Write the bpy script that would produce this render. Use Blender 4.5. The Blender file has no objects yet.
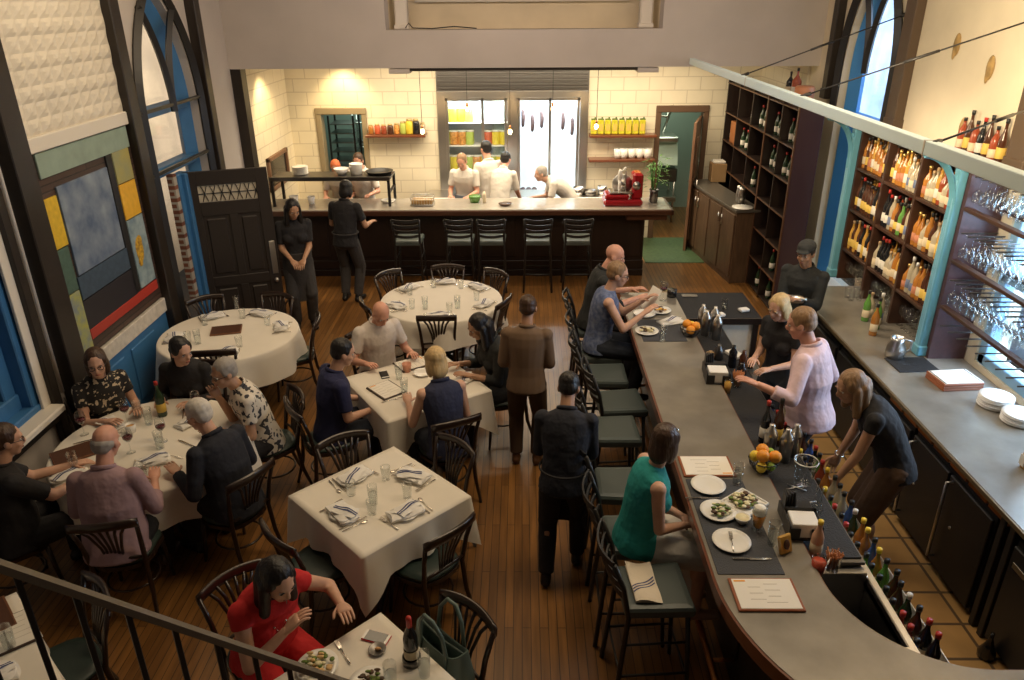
import bpy, math, random
from math import sin, cos, pi, radians as rad, sqrt, atan2, hypot
from mathutils import Matrix, Vector
SC = bpy.context.scene
COL = SC.collection
V = Vector
# ------------------------------------------------------------------ camera
def make_camera():
    pit, yaw, rol = rad(24.4), rad(-0.83), rad(0.4)
    F = V((sin(yaw)*cos(pit), cos(yaw)*cos(pit), -sin(pit)))
    R0 = V((cos(yaw), -sin(yaw), 0)); U0 = R0.cross(F)
    R = R0*cos(rol) - U0*sin(rol); U = U0*cos(rol) + R0*sin(rol)
    cd = bpy.data.cameras.new('camera'); co = bpy.data.objects.new('camera', cd); COL.objects.link(co)
    cd.sensor_width = 36; cd.lens = 751/1024*36; cd.clip_start = .05; cd.clip_end = 100
    m = Matrix((R, U, -F)).transposed().to_4x4(); m.translation = (0, 0, 3.9)
    co.matrix_world = m
    SC.camera = co
make_camera()
# ------------------------------------------------------------------ world, exposure, large lights
SC.view_settings.view_transform = 'Standard'; SC.view_settings.look = 'None'
SC.view_settings.exposure = 0.0; SC.view_settings.gamma = 1.0
SC.view_settings.use_curve_mapping = False
w = bpy.data.worlds.new('World'); SC.world = w; w.use_nodes = True
w.node_tree.nodes['Background'].inputs[0].default_value = (1.0, .80, .60, 1)
w.node_tree.nodes['Background'].inputs[1].default_value = 0.035
SC.cycles.transparent_max_bounces = 32
def lamp(kind, loc, power, color, size=.1, size_y=None, aim=None, angle=None, blend=.5):
    ld = bpy.data.lights.new('light', kind); ld.energy = power; ld.color = color
    if kind == 'AREA':
        ld.size = size
        if size_y: ld.shape = 'RECTANGLE'; ld.size_y = size_y
    elif kind == 'SPOT':
        ld.spot_size = rad(angle); ld.spot_blend = blend; ld.shadow_soft_size = size
    else: ld.shadow_soft_size = size
    o = bpy.data.objects.new('light', ld); COL.objects.link(o); o.location = loc
    if aim: o.rotation_euler = (V(aim)-V(loc)).to_track_quat('-Z', 'Y').to_euler()
    return o
WARM = (1, .72, .42); WARM2 = (1, .80, .55); COOL = (.55, .75, 1)
lamp('AREA', (-1.3, 6.9, 5.6), 56, WARM, 2.2, 3.2, aim=(-1.3, 6.6, 0))       # ceiling lights over the dining floor
lamp('AREA', (1.9, 4.9, 5.6), 135, (1, .78, .52), 1.2, 4.5, aim=(1.7, 4.9, 0))         # ceiling lights over the bar
lamp('SPOT', (2.5, 5.2, 3.3), 195, (1, .78, .48), .3, aim=(3.9, 6.4, 3.6), angle=150, blend=1)   # lights washing the bar wall
lamp('SPOT', (2.35, 5.0, 3.0), 70, (1, .92, .82), .3, aim=(3.8, 5.3, 1.7), angle=95, blend=1)  # added spot that brightens the glass racks
lamp('SPOT', (2.35, 7.2, 3.0), 130, WARM2, .3, aim=(3.8, 7.2, 1.9), angle=100, blend=1)
lamp('AREA', (0, 11.7, 3.0), 160, (1, .83, .58), 5.6, .7, aim=(0, 12.2, 0))             # kitchen strip lights
lamp('SPOT', (-2.9, 12.55, 3.0), 55, (1, .74, .36), .04, aim=(-2.95, 13, 2.2), angle=95, blend=.8)
lamp('SPOT', (-3.5, 11.6, 3.0), 50, (1, .74, .36), .04, aim=(-3.9, 11.75, 2.2), angle=95, blend=.8)
lamp('AREA', (-2.4, 6.6, 4.9), 22, WARM2, 1.2, 2.5, aim=(-3.9, 6.6, 2.6))       # picture lights on the left wall
lamp('AREA', (0, 8.2, 4.8), 40, (1, .80, .68), 4, 1, aim=(0, 10.6, 3.2))         # lights on the bulkhead
lamp('SPOT', (.7, 6.6, 5.0), 65, (.86, .96, 1), .3, aim=(2.25, 6.4, 3.1), angle=120, blend=1)   # added cool spot to brighten the beam, its source is invented
# ------------------------------------------------------------------ mesh helpers
class M:
    def __init__(s): s.v = []; s.f = []; s.m = []; s.s = []; s.T = None
    def add(s, vs, fs, mi=0, sm=False):
        b = len(s.v)
        if s.T is not None: vs = [s.T @ V(p) for p in vs]
        s.v += [tuple(p) for p in vs]
        for f in fs: s.f.append([i+b for i in f]); s.m.append(mi); s.s.append(sm)
        return s
    def box(s, c, d, b=0, mi=0, rz=0, R=None):
        hx, hy, hz = d[0]/2, d[1]/2, d[2]/2
        b = min(b, hx*.9, hy*.9, hz*.9)
        vs = []; idx = {}
        for sx in (-1, 1):
            for sy in (-1, 1):
                for sz in (-1, 1):
                    if b <= 0:
                        idx[sx, sy, sz] = len(vs); vs.append((sx*hx, sy*hy, sz*hz))
                    else:
                        for a in range(3):
                            q = [sx*(hx-b), sy*(hy-b), sz*(hz-b)]
                            q[a] = (sx*hx, sy*hy, sz*hz)[a]
                            idx[sx, sy, sz, a] = len(vs); vs.append(tuple(q))
        fs = []
        quad = [(-1, -1), (1, -1), (1, 1), (-1, 1)]
        for a in range(3):
            for sg in (-1, 1):
                f = []
                for q in quad:
                    k = [0, 0, 0]; k[a] = sg; k[(a+1) % 3] = q[0]; k[(a+2) % 3] = q[1]
                    f.append(idx[tuple(k)] if b <= 0 else idx[tuple(k)+(a,)])
                fs.append(f if sg > 0 else f[::-1])
        if b > 0:
            for a in range(3):
                for s1 in (-1, 1):
                    for s2 in (-1, 1):
                        a1, a2 = (a+1) % 3, (a+2) % 3
                        k0 = [0]*3; k0[a] = -1; k0[a1] = s1; k0[a2] = s2
                        k1 = [0]*3; k1[a] = 1; k1[a1] = s1; k1[a2] = s2
                        f = [idx[tuple(k0)+(a1,)], idx[tuple(k1)+(a1,)], idx[tuple(k1)+(a2,)], idx[tuple(k0)+(a2,)]]
                        fs.append(f if s1*s2 > 0 else f[::-1])
            for sx in (-1, 1):
                for sy in (-1, 1):
                    for sz in (-1, 1):
                        f = [idx[sx, sy, sz, a] for a in range(3)]
                        fs.append(f if sx*sy*sz > 0 else f[::-1])
        Rm = R if R is not None else (Matrix.Rotation(rz, 3, 'Z') if rz else None)
        c = V(c)
        vs = [((Rm @ V(p)) if Rm is not None else V(p)) + c for p in vs]
        return s.add(vs, fs, mi)
    def b2(s, p, q, b=0, mi=0):
        return s.box([(p[i]+q[i])/2 for i in range(3)], [abs(q[i]-p[i]) for i in range(3)], b, mi)
    def loft(s, rings, mi=0, sm=True, caps=True, closed=False):
        n = len(rings[0]); vs = [p for r in rings for p in r]; fs = []
        k = len(rings)
        for i in range(k if closed else k-1):
            for j in range(n):
                a = i*n+j; b = i*n+(j+1) % n; i2 = (i+1) % k
                fs.append([a, b, i2*n+(j+1) % n, i2*n+j])
        if caps and not closed:
            fs.append(list(range(n))[::-1]); fs.append([(k-1)*n+j for j in range(n)])
        return s.add(vs, fs, mi, sm)
    def lathe(s, prof, c=(0, 0, 0), n=12, mi=0, sm=True, caps=True):
        c = V(c)
        rings = [[c+V((r*cos(2*pi*j/n), r*sin(2*pi*j/n), z)) for j in range(n)] for r, z in prof]
        return s.loft(rings, mi, sm, caps)
    def cyl(s, p, q, r, r2=None, n=10, mi=0, sm=True):
        return s.tube([p, q], [r, r if r2 is None else r2], n, mi, sm)
    def tube(s, pts, r, n=6, mi=0, sm=True, closed=False, flat=None):
        pts = [V(p) for p in pts]; k = len(pts)
        rs = r if isinstance(r, (list, tuple)) else [r]*k
        rings = []; up = None
        for i, p in enumerate(pts):
            if closed: d = pts[(i+1) % k]-pts[i-1]
            else: d = (pts[min(i+1, k-1)]-pts[max(i-1, 0)])
            d.normalize()
            if up is None:
                up = V((0, 0, 1)) if abs(d.z) < .9 else V((0, 1, 0))
            sd = d.cross(up); sd.normalize(); up = sd.cross(d); up.normalize()
            fa = flat or (1, 1)
            rings.append([p+sd*(cos(2*pi*j/n)*rs[i]*fa[0])+up*(sin(2*pi*j/n)*rs[i]*fa[1]) for j in range(n)])
        return s.loft(rings, mi, sm, True, closed)
    def ell(s, c, r, R=None, nu=12, nv=8, mi=0):
        c = V(c)
        if not isinstance(r, (list, tuple)): r = (r, r, r)
        vs = []; fs = []
        for i in range(1, nv):
            t = pi*i/nv
            for j in range(nu):
                a = 2*pi*j/nu
                vs.append(V((r[0]*sin(t)*cos(a), r[1]*sin(t)*sin(a), r[2]*cos(t))))
        vs += [V((0, 0, r[2])), V((0, 0, -r[2]))]
        for i in range(nv-2):
            for j in range(nu):
                a = i*nu+j; b = i*nu+(j+1) % nu
                fs.append([a, a+nu, b+nu, b])
        T, B = len(vs)-2, len(vs)-1
        for j in range(nu):
            fs.append([T, j, (j+1) % nu]); fs.append([B, (nv-2)*nu+(j+1) % nu, (nv-2)*nu+j])
        if R is not None: vs = [R @ p for p in vs]
        return s.add([p+c for p in vs], fs, mi, True)
    def prism(s, poly, z0, z1, mi=0, axis='Z', sm=False):
        n = len(poly)
        mp = {'Z': lambda a, b, h: (a, b, h), 'X': lambda a, b, h: (h, a, b), 'Y': lambda a, b, h: (a, h, b)}[axis]
        vs = [mp(a, b, z0) for a, b in poly]+[mp(a, b, z1) for a, b in poly]
        fs = [list(range(n))[::-1], list(range(n, 2*n))]
        s.add(vs, fs, mi, False)
        return s.add(vs, [[i, (i+1) % n, n+(i+1) % n, n+i] for i in range(n)], mi, sm)
    def grid(s, nx, ny, fn, mi=0, sm=True):
        vs = [fn(i/nx, j/ny) for j in range(ny+1) for i in range(nx+1)]
        fs = [[j*(nx+1)+i, j*(nx+1)+i+1, (j+1)*(nx+1)+i+1, (j+1)*(nx+1)+i] for j in range(ny) for i in range(nx)]
        return s.add(vs, fs, mi, sm)
    def mesh(s, name, mats):
        me = bpy.data.meshes.new(name); me.from_pydata(s.v, [], s.f)
        if not isinstance(mats, (list, tuple)): mats = [mats]
        for m in mats: me.materials.append(m)
        me.polygons.foreach_set('material_index', s.m); me.polygons.foreach_set('use_smooth', s.s)
        import bmesh
        bm = bmesh.new(); bm.from_mesh(me); bmesh.ops.recalc_face_normals(bm, faces=bm.faces); bm.to_mesh(me); bm.free()
        me.update(); return me
    def build(s, name, mats, parent=None, loc=None, rz=0, **k):
        o = bpy.data.objects.new(name, s.mesh(name, mats)); COL.objects.link(o)
        if loc: o.location = loc
        if rz: o.rotation_euler.z = rz
        if parent: o.parent = parent
        tag(o, **k); return o
def tag(o, label=None, cat=None, group=None, kind=None):
    if label: o['label'] = label
    if cat: o['category'] = cat
    if group: o['group'] = group
    if kind: o['kind'] = kind
    return o
def thing(name, label, cat, loc=(0, 0, 0), rz=0, group=None):
    o = bpy.data.objects.new(name, None); COL.objects.link(o); o.empty_display_size = .1
    o.location = loc; o.rotation_euler.z = rz
    return tag(o, label, cat, group)
def struct(name, m, mat): return m.build(name, mat, kind='structure')
def dup(root, loc, rz=0, label=None, group=None, rot=None):
    def cp(o, par):
        c = o.copy(); COL.objects.link(c)
        if par: c.parent = par
        for ch in o.children: cp(ch, c)
        return c
    r = cp(root, None); r.location = loc
    r.rotation_euler = rot if rot else (0, 0, rz)
    if label: r['label'] = label
    if group: r['group'] = group
    return r
class Proto:
    """builds the first one at its place, copies it afterwards"""
    def __init__(s, fn): s.fn = fn; s.o = None
    def put(s, loc, rz=0, label=None, group=None, rot=None):
        if s.o is None:
            s.o = s.fn(); o = s.o; o.location = loc; o.rotation_euler = rot if rot else (0, 0, rz)
            if label: o['label'] = label
            if group: o['group'] = group
            return o
        o = dup(s.o, loc, rz, label, group, rot)
        if not group and 'group' in o.keys(): del o['group']
        return o
# ------------------------------------------------------------------ materials
def mat(name, col, rough=.5, metal=0, var=0, vscale=20, bump=0, bscale=60, bdist=.01, spec=.5, coat=0, col2=None, stretch=None):
    m = bpy.data.materials.new(name); m.use_nodes = True; nt = m.node_tree; N = nt.nodes; L = nt.links
    b = N['Principled BSDF']
    b.inputs['Base Color'].default_value = (*col, 1); b.inputs['Roughness'].default_value = rough
    b.inputs['Metallic'].default_value = metal; b.inputs['Specular IOR Level'].default_value = spec
    b.inputs['Coat Weight'].default_value = coat
    if var or bump or col2:
        tc = N.new('ShaderNodeTexCoord'); src = tc.outputs['Object']
        if stretch:
            mp = N.new('ShaderNodeMapping'); mp.inputs['Scale'].default_value = stretch; L.new(src, mp.inputs[0]); src = mp.outputs[0]
        nz = N.new('ShaderNodeTexNoise'); nz.inputs['Scale'].default_value = vscale; nz.inputs['Detail'].default_value = 4
        L.new(src, nz.inputs['Vector'])
        if var or col2:
            r = N.new('ShaderNodeValToRGB'); r.color_ramp.elements[0].position = .3; r.color_ramp.elements[1].position = .7
            lo = col2 or tuple(c*(1-var) for c in col); hi = col if col2 else tuple(min(1, c*(1+var)) for c in col)
            r.color_ramp.elements[0].color = (*lo, 1); r.color_ramp.elements[1].color = (*hi, 1)
            L.new(nz.outputs['Fac'], r.inputs[0]); L.new(r.outputs[0], b.inputs['Base Color'])
        if bump:
            n2 = N.new('ShaderNodeTexNoise'); n2.inputs['Scale'].default_value = bscale; L.new(src, n2.inputs['Vector'])
            bp = N.new('ShaderNodeBump'); bp.inputs['Strength'].default_value = bump; bp.inputs['Distance'].default_value = bdist
            L.new(n2.outputs['Fac'], bp.inputs['Height']); L.new(bp.outputs[0], b.inputs['Normal'])
    return m
def emis(name, col, st):
    m = bpy.data.materials.new(name); m.use_nodes = True; b = m.node_tree.nodes['Principled BSDF']
    b.inputs['Base Color'].default_value = (*col, 1); b.inputs['Emission Color'].default_value = (*col, 1); b.inputs['Emission Strength'].default_value = st
    return m
def glass(name, col=(1, 1, 1), gl=.12, rough=.02):
    """clear glass: mostly transparent, glossy at grazing angles"""
    m = bpy.data.materials.new(name); m.use_nodes = True; nt = m.node_tree; N = nt.nodes; L = nt.links
    N.remove(N['Principled BSDF']); out = N['Material Output']
    t = N.new('ShaderNodeBsdfTransparent'); t.inputs[0].default_value = (*col, 1)
    g = N.new('ShaderNodeBsdfGlossy'); g.inputs['Roughness'].default_value = rough
    lw = N.new('ShaderNodeLayerWeight'); lw.inputs[0].default_value = .5
    pw = N.new('ShaderNodeMath'); pw.operation = 'POWER'; pw.inputs[1].default_value = 3; L.new(lw.outputs['Facing'], pw.inputs[0])
    sc = N.new('ShaderNodeMath'); sc.operation = 'MULTIPLY_ADD'; sc.inputs[1].default_value = min(.9, gl*2.2); sc.inputs[2].default_value = .03; L.new(pw.outputs[0], sc.inputs[0])
    mx = N.new('ShaderNodeMixShader'); L.new(sc.outputs[0], mx.inputs[0]); L.new(t.outputs[0], mx.inputs[1]); L.new(g.outputs[0], mx.inputs[2])
    L.new(mx.outputs[0], out.inputs[0]); return m
def brick(name, c1, c2, mortar, scale, rw, rh, ms=.01, rough=.5, rot=(0, 0, 0), off=.5, var=.25, spec=.5, bump=.3, stretch=(1, 1, 1)):
    """planks, tiles and blocks"""
    m = bpy.data.materials.new(name); m.use_nodes = True; nt = m.node_tree; N = nt.nodes; L = nt.links
    b = N['Principled BSDF']; b.inputs['Roughness'].default_value = rough; b.inputs['Specular IOR Level'].default_value = spec
    tc = N.new('ShaderNodeTexCoord'); mp = N.new('ShaderNodeMapping'); mp.inputs['Rotation'].default_value = rot
    L.new(tc.outputs['Object'], mp.inputs[0])
    br = N.new('ShaderNodeTexBrick'); br.offset = off
    br.inputs['Color1'].default_value = (*c1, 1); br.inputs['Color2'].default_value = (*c2, 1); br.inputs['Mortar'].default_value = (*mortar, 1)
    br.inputs['Scale'].default_value = scale; br.inputs['Brick Width'].default_value = rw; br.inputs['Row Height'].default_value = rh
    br.inputs['Mortar Size'].default_value = ms; br.inputs['Bias'].default_value = 0
    L.new(mp.outputs[0], br.inputs['Vector'])
    m2 = N.new('ShaderNodeMapping'); m2.inputs['Scale'].default_value = stretch; L.new(mp.outputs[0], m2.inputs[0])
    nz = N.new('ShaderNodeTexNoise'); nz.inputs['Scale'].default_value = 3; nz.inputs['Detail'].default_value = 6; L.new(m2.outputs[0], nz.inputs['Vector'])
    mr = N.new('ShaderNodeMapRange'); mr.inputs[1].default_value = .25; mr.inputs[2].default_value = .75; mr.inputs[3].default_value = 1-var; mr.inputs[4].default_value = 1+var
    L.new(nz.outputs['Fac'], mr.inputs[0])
    mu = N.new('ShaderNodeMix'); mu.data_type = 'RGBA'; mu.blend_type = 'MULTIPLY'; mu.inputs[0].default_value = 1
    L.new(br.outputs['Color'], mu.inputs[6]); L.new(mr.outputs[0], mu.inputs[7]); L.new(mu.outputs[2], b.inputs['Base Color'])
    if bump:
        bp = N.new('ShaderNodeBump'); bp.inputs['Strength'].default_value = bump; bp.inputs['Distance'].default_value = .004; bp.invert = True
        L.new(br.outputs['Fac'], bp.inputs['Height']); L.new(bp.outputs[0], b.inputs['Normal'])
    return m
PLASTER = mat('plaster', (.56, .51, .47), .85, var=.06, vscale=1.5, bump=.05)
CREAM = mat('cream_plaster', (.78, .68, .50), .85, var=.08, vscale=2.0)
WOODF = brick('oak_planks', (.235, .108, .030), (.155, .070, .020), (.06, .028, .010), 1, 1.1, .06, .003, .28, (0, 0, pi/2), var=.35, bump=.15, stretch=(.6, 8, 1))
TILE = brick('quarry_tile', (.42, .25, .09), (.36, .20, .07), (.10, .06, .03), 1, .30, .30, .012, .45, (0, 0, 0), off=0, var=.25)
BLOCK = brick('painted_block', (.80, .72, .55), (.78, .70, .53), (.62, .54, .40), 1, .42, .21, .008, .6, (pi/2, 0, 0), var=.05, bump=.25)
BLOCKX = brick('painted_block_side', (.80, .72, .55), (.78, .70, .53), (.62, .54, .40), 1, .42, .21, .008, .6, (pi/2, pi/2, 0), var=.05, bump=.25)
DARKTRIM = mat('dark_trim', (.020, .014, .010), .45, var=.2, vscale=6)
ESPRESSO = mat('espresso_wood', (.016, .009, .007), .4, var=.3, vscale=8, stretch=(1, 1, .15))
CHAIRW = mat('dark_chair_wood', (.022, .011, .007), .30, coat=.3)
GREENV = mat('green_vinyl', (.022, .040, .034), .42, bump=.05, bscale=200)
TEALV = mat('slate_green_vinyl', (.070, .088, .083), .45, bump=.05, bscale=200)
LINEN = mat('white_linen', (.80, .75, .66), .9, var=.03, vscale=5, bump=.08, bscale=14)
NAPK = mat('white_napkin_cloth', (.82, .80, .76), .9, bump=.15, bscale=120)
NAVYST = mat('navy_stripe', (.05, .07, .20), .9)
CHINA = mat('white_china', (.85, .83, .78), .25, spec=.6)
STEEL = mat('brushed_steel', (.62, .60, .57), .28, 1)
DSTEEL = mat('dark_steel', (.20, .19, .18), .35, 1)
IRON = mat('black_iron', (.018, .017, .017), .42)
BLACK = mat('black_plastic', (.012, .012, .013), .4)
RUBBER = mat('black_rubber', (.014, .014, .016), .7, bump=.5, bscale=90)
BLUE_LIT = mat('daylit_blue_paint', (.06, .27, .60), .5)  # the blue paint made brighter, daylight on the frame put into its colour
BLUE = mat('blue_paint', (.045, .17, .38), .5, var=.1, vscale=4)
TEAL = mat('light_teal_paint', (.12, .34, .44), .45, var=.1, vscale=4)
BEAMC = mat('pale_aqua_paint', (.74, .88, .90), .5)
ZINC = mat('zinc_bar_top', (.27, .245, .205), .33, .35, var=.16, vscale=5, bump=.02)
COPPER = mat('copper', (.70, .30, .12), .3, 1)
MAHOG = mat('mahogany_edge', (.16, .05, .022), .3, coat=.3)
WHITEP = mat('white_paint', (.75, .70, .62), .6)
PAPER = mat('menu_paper', (.84, .80, .72), .8)
LEATHER = mat('brown_leather', (.17, .065, .025), .4, var=.2)
WATERG = glass('clear_glass', (.96, .97, .97), .28)
WINEG = mat('red_wine', (.10, .004, .012), .1)
PANE = glass('window_pane', (.92, .95, .97), .1)
# ------------------------------------------------------------------ room shell
LX, RX = -3.92, 3.95
m = M(); m.b2((-4.2, -1, -.1), (1.78, 15.5, 0)); struct('floor', m, WOODF)
m = M(); m.b2((1.78, 6.9, -.1), (4.3, 15.5, 0)); struct('floor_kitchen_way', m, WOODF)
m = M(); m.b2((1.78, -1, -.1), (4.3, 6.9, 0)); struct('floor_behind_bar', m, TILE)
m = M(); m.b2((2.0, 11.6, 0), (2.95, 13.0, .012), .004)
m.build('floor_mat', mat('green_mat', (.07, .12, .055), .5, var=.2), label='dark green mat on the floor before the kitchen door', cat='mat')
# left wall: near window opening y 3.3..5.36, gothic opening y 7.95..9.35
def wall_x(x0, x1, y0, y1, holes, zt, name, mt):
    m = M(); ys = sorted(holes); y = y0
    for (a, b, zb, top) in ys:
        m.b2((x0, y, 0), (x1, a, zt)); 
        if zb > 0: m.b2((x0, a, 0), (x1, b, zb))
        if callable(top):
            n = 16
            for i in range(n):
                ya, yb = a+(b-a)*i/n, a+(b-a)*(i+1)/n
                za, zb2 = top(ya), top(yb)
                vs = [(x, yy, z) for x in (x0, x1) for yy, z in ((ya, za), (yb, zb2), (yb, zt), (ya, zt))]
                m.add(vs, [[0, 1, 2, 3], [7, 6, 5, 4], [0, 4, 5, 1], [2, 6, 7, 3]])
        elif top < zt: m.b2((x0, a, top), (x1, b, zt))
        y = b
    m.b2((x0, y, 0), (x1, y1, zt))
    return struct(name, m, mt)
def ogive(a, b, zs):                       # pointed arch over [a,b] springing at zs
    w = b-a
    def f(y):
        r = w*1.0
        d = (r-(y-a)) if y >= (a+b)/2 else (r-(b-y))
        # left arc centre at b, right arc centre at a
        dx = (b-y) if y < (a+b)/2 else (y-a)
        return zs+sqrt(max(0, r*r-dx*dx))
    return f
GA, GB, GZ = 7.95, 9.42, 2.78
wall_x(LX-.28, LX, -1, 13.2, [(3.3, 5.36, .88, 4.6), (GA, GB, .02, ogive(GA, GB, GZ))], 6.5, 'wall_left', PLASTER)
RGA, RGB, RGZ = 8.44, 9.84, 3.1
wall_x(RX, RX+.28, -1, 13.2, [(4.2, 5.95, 1.0, 2.62), (RGA, RGB, .5, ogive(RGA, RGB, RGZ))], 6.5, 'wall_right', CREAM)
# bulkhead over the kitchen opening with the loft recess
BY = 10.62
m = M()
m.b2((LX, BY, 3.07), (-1.78, BY+.3, 6.5)); m.b2((1.84, BY, 3.07), (RX, BY+.3, 6.5))
m.b2((-1.78, BY, 3.07), (1.84, BY+.3, 3.54)); m.b2((-1.78, BY, 4.3), (1.84, BY+.3, 6.5))
m.b2((-1.78, BY, 3.06), (-1.5, BY+.31, 3.0), .005); m.b2((1.55, BY, 3.06), (1.83, BY+.31, 3.0), .005)
struct('wall_bulkhead', m, PLASTER)
m = M(); m.b2((-1.5, BY+.02, 3.03), (1.55, BY+.28, 3.075)); struct('trim_1', m, DARKTRIM)
m = M(); m.b2((-1.78, BY+1.0, 3.52), (1.84, BY+1.1, 4.5)); m.b2((-1.88, BY+.3, 3.5), (-1.78, BY+1.1, 4.5)); m.b2((1.84, BY+.3, 3.5), (1.94, BY+1.1, 4.5)); m.b2((-1.9, BY+.3, 3.44), (1.9, BY+1.1, 3.52))
struct('wall_loft', m, CREAM)
for i, x in enumerate((-1.62, 1.67)):
    m = M(); m.box((x, BY+.42, 3.92), (.17, .2, .74), .02); m.box((x, BY+.42, 3.57), (.2, .23, .06), .01); m.build('loft_pilaster', WHITEP, label=('left' if i == 0 else 'right')+' white pilaster in the opening of the loft above kitchen', cat='pilaster')
m = M()
for x in (-.63, .3): m.b2((x-.02, BY+.93, 3.9), (x+.02, BY+.97, 4.45))
m.b2((-1.5, BY+.93, 3.87), (1.5, BY+.97, 3.91))
f = m.build('loft_window_frame', WHITEP, label='white framed window row at back of the loft', cat='window frame')
m = M(); m.b2((-1.5, BY+.97, 3.91), (1.5, BY+.99, 4.45)); m.build('dark_pane', IRON, f)
m = M(); m.tube([(-1.55, BY+.2, 3.56), (-1.5, BY+.18, 3.62), (-1.45, BY+.2, 3.56), (-1.2, BY+.22, 3.55), (-.9, BY+.2, 3.575), (-.6, BY+.22, 3.55)], .008, 5)
m.build('loose_cable', IRON, label='thin black cable lying along the loft ledge', cat='cable')
# kitchen back and side walls
KY = 13.0
m = M()
for a, b, z0, z1 in [(-4.2, -3.46, 0, 3.4), (-3.46, -2.6, 2.25, 3.4), (-3.46, -2.6, 0, .05), (-2.6, -1.36, 0, 3.4), (-1.36, 1.06, 0, .6), (-1.36, 1.06, 2.5, 3.4), (1.06, 2.24, 0, 3.4), (2.24, 3.12, 2.26, 3.4), (3.12, 4.2, 0, 3.4)]:
    m.b2((a, KY, z0), (b, KY+.2, z1))
struct('wall_back', m, BLOCK)
m = M(); m.b2((LX-.02, BY+.3, 0), (LX+.02, KY, 3.4)); struct('wall_kitchen_left', m, BLOCKX)
m = M(); m.b2((RX-.03, BY+.3, 0), (RX+.01, KY, 3.4)); struct('wall_kitchen_right', m, BLOCKX)
m = M(); m.b2((LX, BY+.3, 3.1), (RX, KY+.2, 3.2)); struct('ceiling_kitchen', m, WHITEP)
m = M(); m.b2((LX, BY+.02, 1.1), (LX+.14, BY+.22, 3.07)); struct('trim_2', m, DARKTRIM)
# rooms seen through the two kitchen doorways
KGREY = mat('kitchen_grey', (.30, .36, .32), .6)
m = M(); m.b2((-4.2, 15.2, 0), (4.2, 15.3, 3.2)); struct('wall_scullery', m, KGREY)
for nm, x0, x1, z1 in (('door_1', -3.46, -2.6, 2.25), ('door_2', 2.24, 3.12, 2.26)):
    m = M(); t = .09
    m.b2((x0, KY-.03, 0), (x0+t, KY+.2, z1), .01); m.b2((x1-t, KY-.03, 0), (x1, KY+.2, z1), .01); m.b2((x0, KY-.04, z1-t), (x1, KY+.2, z1+.02), .01)
    struct(nm, m, mat('door_case_wood' if nm == 'door_2' else 'steel_case', (.13, .075, .045) if nm == 'door_2' else (.30, .24, .15), .4))
# the open brown door leaf inside doorway 2, plus an inner steel frame
d = thing('kitchen_door', 'brown wooden kitchen door standing open in the rear right doorway', 'door', (3.0, KY+.02, 0), rad(72))
BROWND = mat('brown_door_wood', (.20, .105, .06), .45, var=.2, stretch=(1, 1, .2))
m = M(); m.box((.42*-1, 0, 1.06), (.84, .045, 2.1), .006)
for z in (.5, 1.5):
    m.box((-.42, -.03, z), (.5, .02, .7), .008)
m.build('door_leaf', BROWND, d)
m = M(); m.cyl((-.76, -.1, .95), (-.76, -.1, 1.2), .012); m.build('handle', STEEL, d)
# scullery pieces: dish machine & racks seen through doors
r = thing('dish_machine', 'steel dish machine seen through the rear right doorway', 'machine', (2.55, 14.3, 0))
m = M(); m.box((0, 0, .45), (.7, .6, .1), .01); m.build('table', STEEL, r)
m = M(); m.box((0, 0, 1.55), (.62, .6, .1), .02); m.build('top_cover', STEEL, r)
m = M(); m.add([(-.32, -.35, 1.1), (.32, -.35, 1.1), (.32, -.15, 1.5), (-.32, -.15, 1.5), (-.32, .3, 1.1), (.32, .3, 1.1), (.32, .3, 1.5), (-.32, .3, 1.5)], [[0, 1, 2, 3], [4, 5, 6, 7], [0, 1, 5, 4], [2, 3, 7, 6], [0, 3, 7, 4], [1, 2, 6, 5]])
m.build('hood', mat('pale_green_steel', (.55, .68, .60), .35, .3), r)
m = M(); m.box((0, 0, .9), (.68, .58, .25), .02); m.build('body', DSTEEL, r)
m = M()
for sx in (-1, 1):
    for sy in (-1, 1): m.cyl((sx*.3, sy*.25, 0), (sx*.3, sy*.25, .9), .02, n=8)
m.tube([(-.2, .1, 1.6), (-.15, .1, 1.95), (.15, .1, 1.9), (.2, .1, 2.15)], .03, 8); m.tube([(.1, .2, 1.6), (.25, .2, 2.1)], .025, 8)
m.build('pipework', STEEL, r)
r = thing('scullery_rack', 'steel shelf rack seen through the rear left doorway', 'rack', (-2.75, 14.7, 0))
m = M()
for z in (.9, 1.35, 1.8): m.box((0, 0, z), (.9, .4, .03), .005)
for sx in (-1, 1):
    for sy in (-1, 1): m.cyl((sx*.43, sy*.18, 0), (sx*.43, sy*.18, 2.0), .015, n=6)
m.build('frame', STEEL, r)
m = M()
for i in range(5): m.lathe([(.0, 0), (.09, 0), (.1, .1), (.0, .1)], (-.3+.15*i, 0, 1.37), 10)
m.build('stacked_pans', DSTEEL, r)
r = thing('tray_trolley', 'dark tray trolley just inside the rear left doorway', 'trolley', (-3.2, 13.9, 0))
m = M()
for z in [i*.16+.3 for i in range(11)]: m.box((0, 0, z), (.42, .5, .015))
m.build('trays', DSTEEL, r)
m = M()
for sx in (-1, 1):
    for sy in (-1, 1): m.box((sx*.22, sy*.25, 1.05), (.03, .03, 2.0))
m.build('frame', IRON, r)
lamp('AREA', (-2.9, 14.3, 2.7), 14, (.75, 1, .85), .8, aim=(-2.9, 14.5, 0)); lamp('AREA', (2.6, 14.2, 2.7), 16, (.85, 1, .75), .8, aim=(2.6, 14.3, 0))
m = M(); m.b2((-4.2, KY+.2, 3.0), (4.2, 15.3, 3.1)); struct('ceiling_scullery', m, WHITEP)
m = M(); m.b2((-.5, KY+.2, 0), (-.3, 15.3, 3.0)); struct('wall_scullery_divider', m, KGREY)
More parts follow.
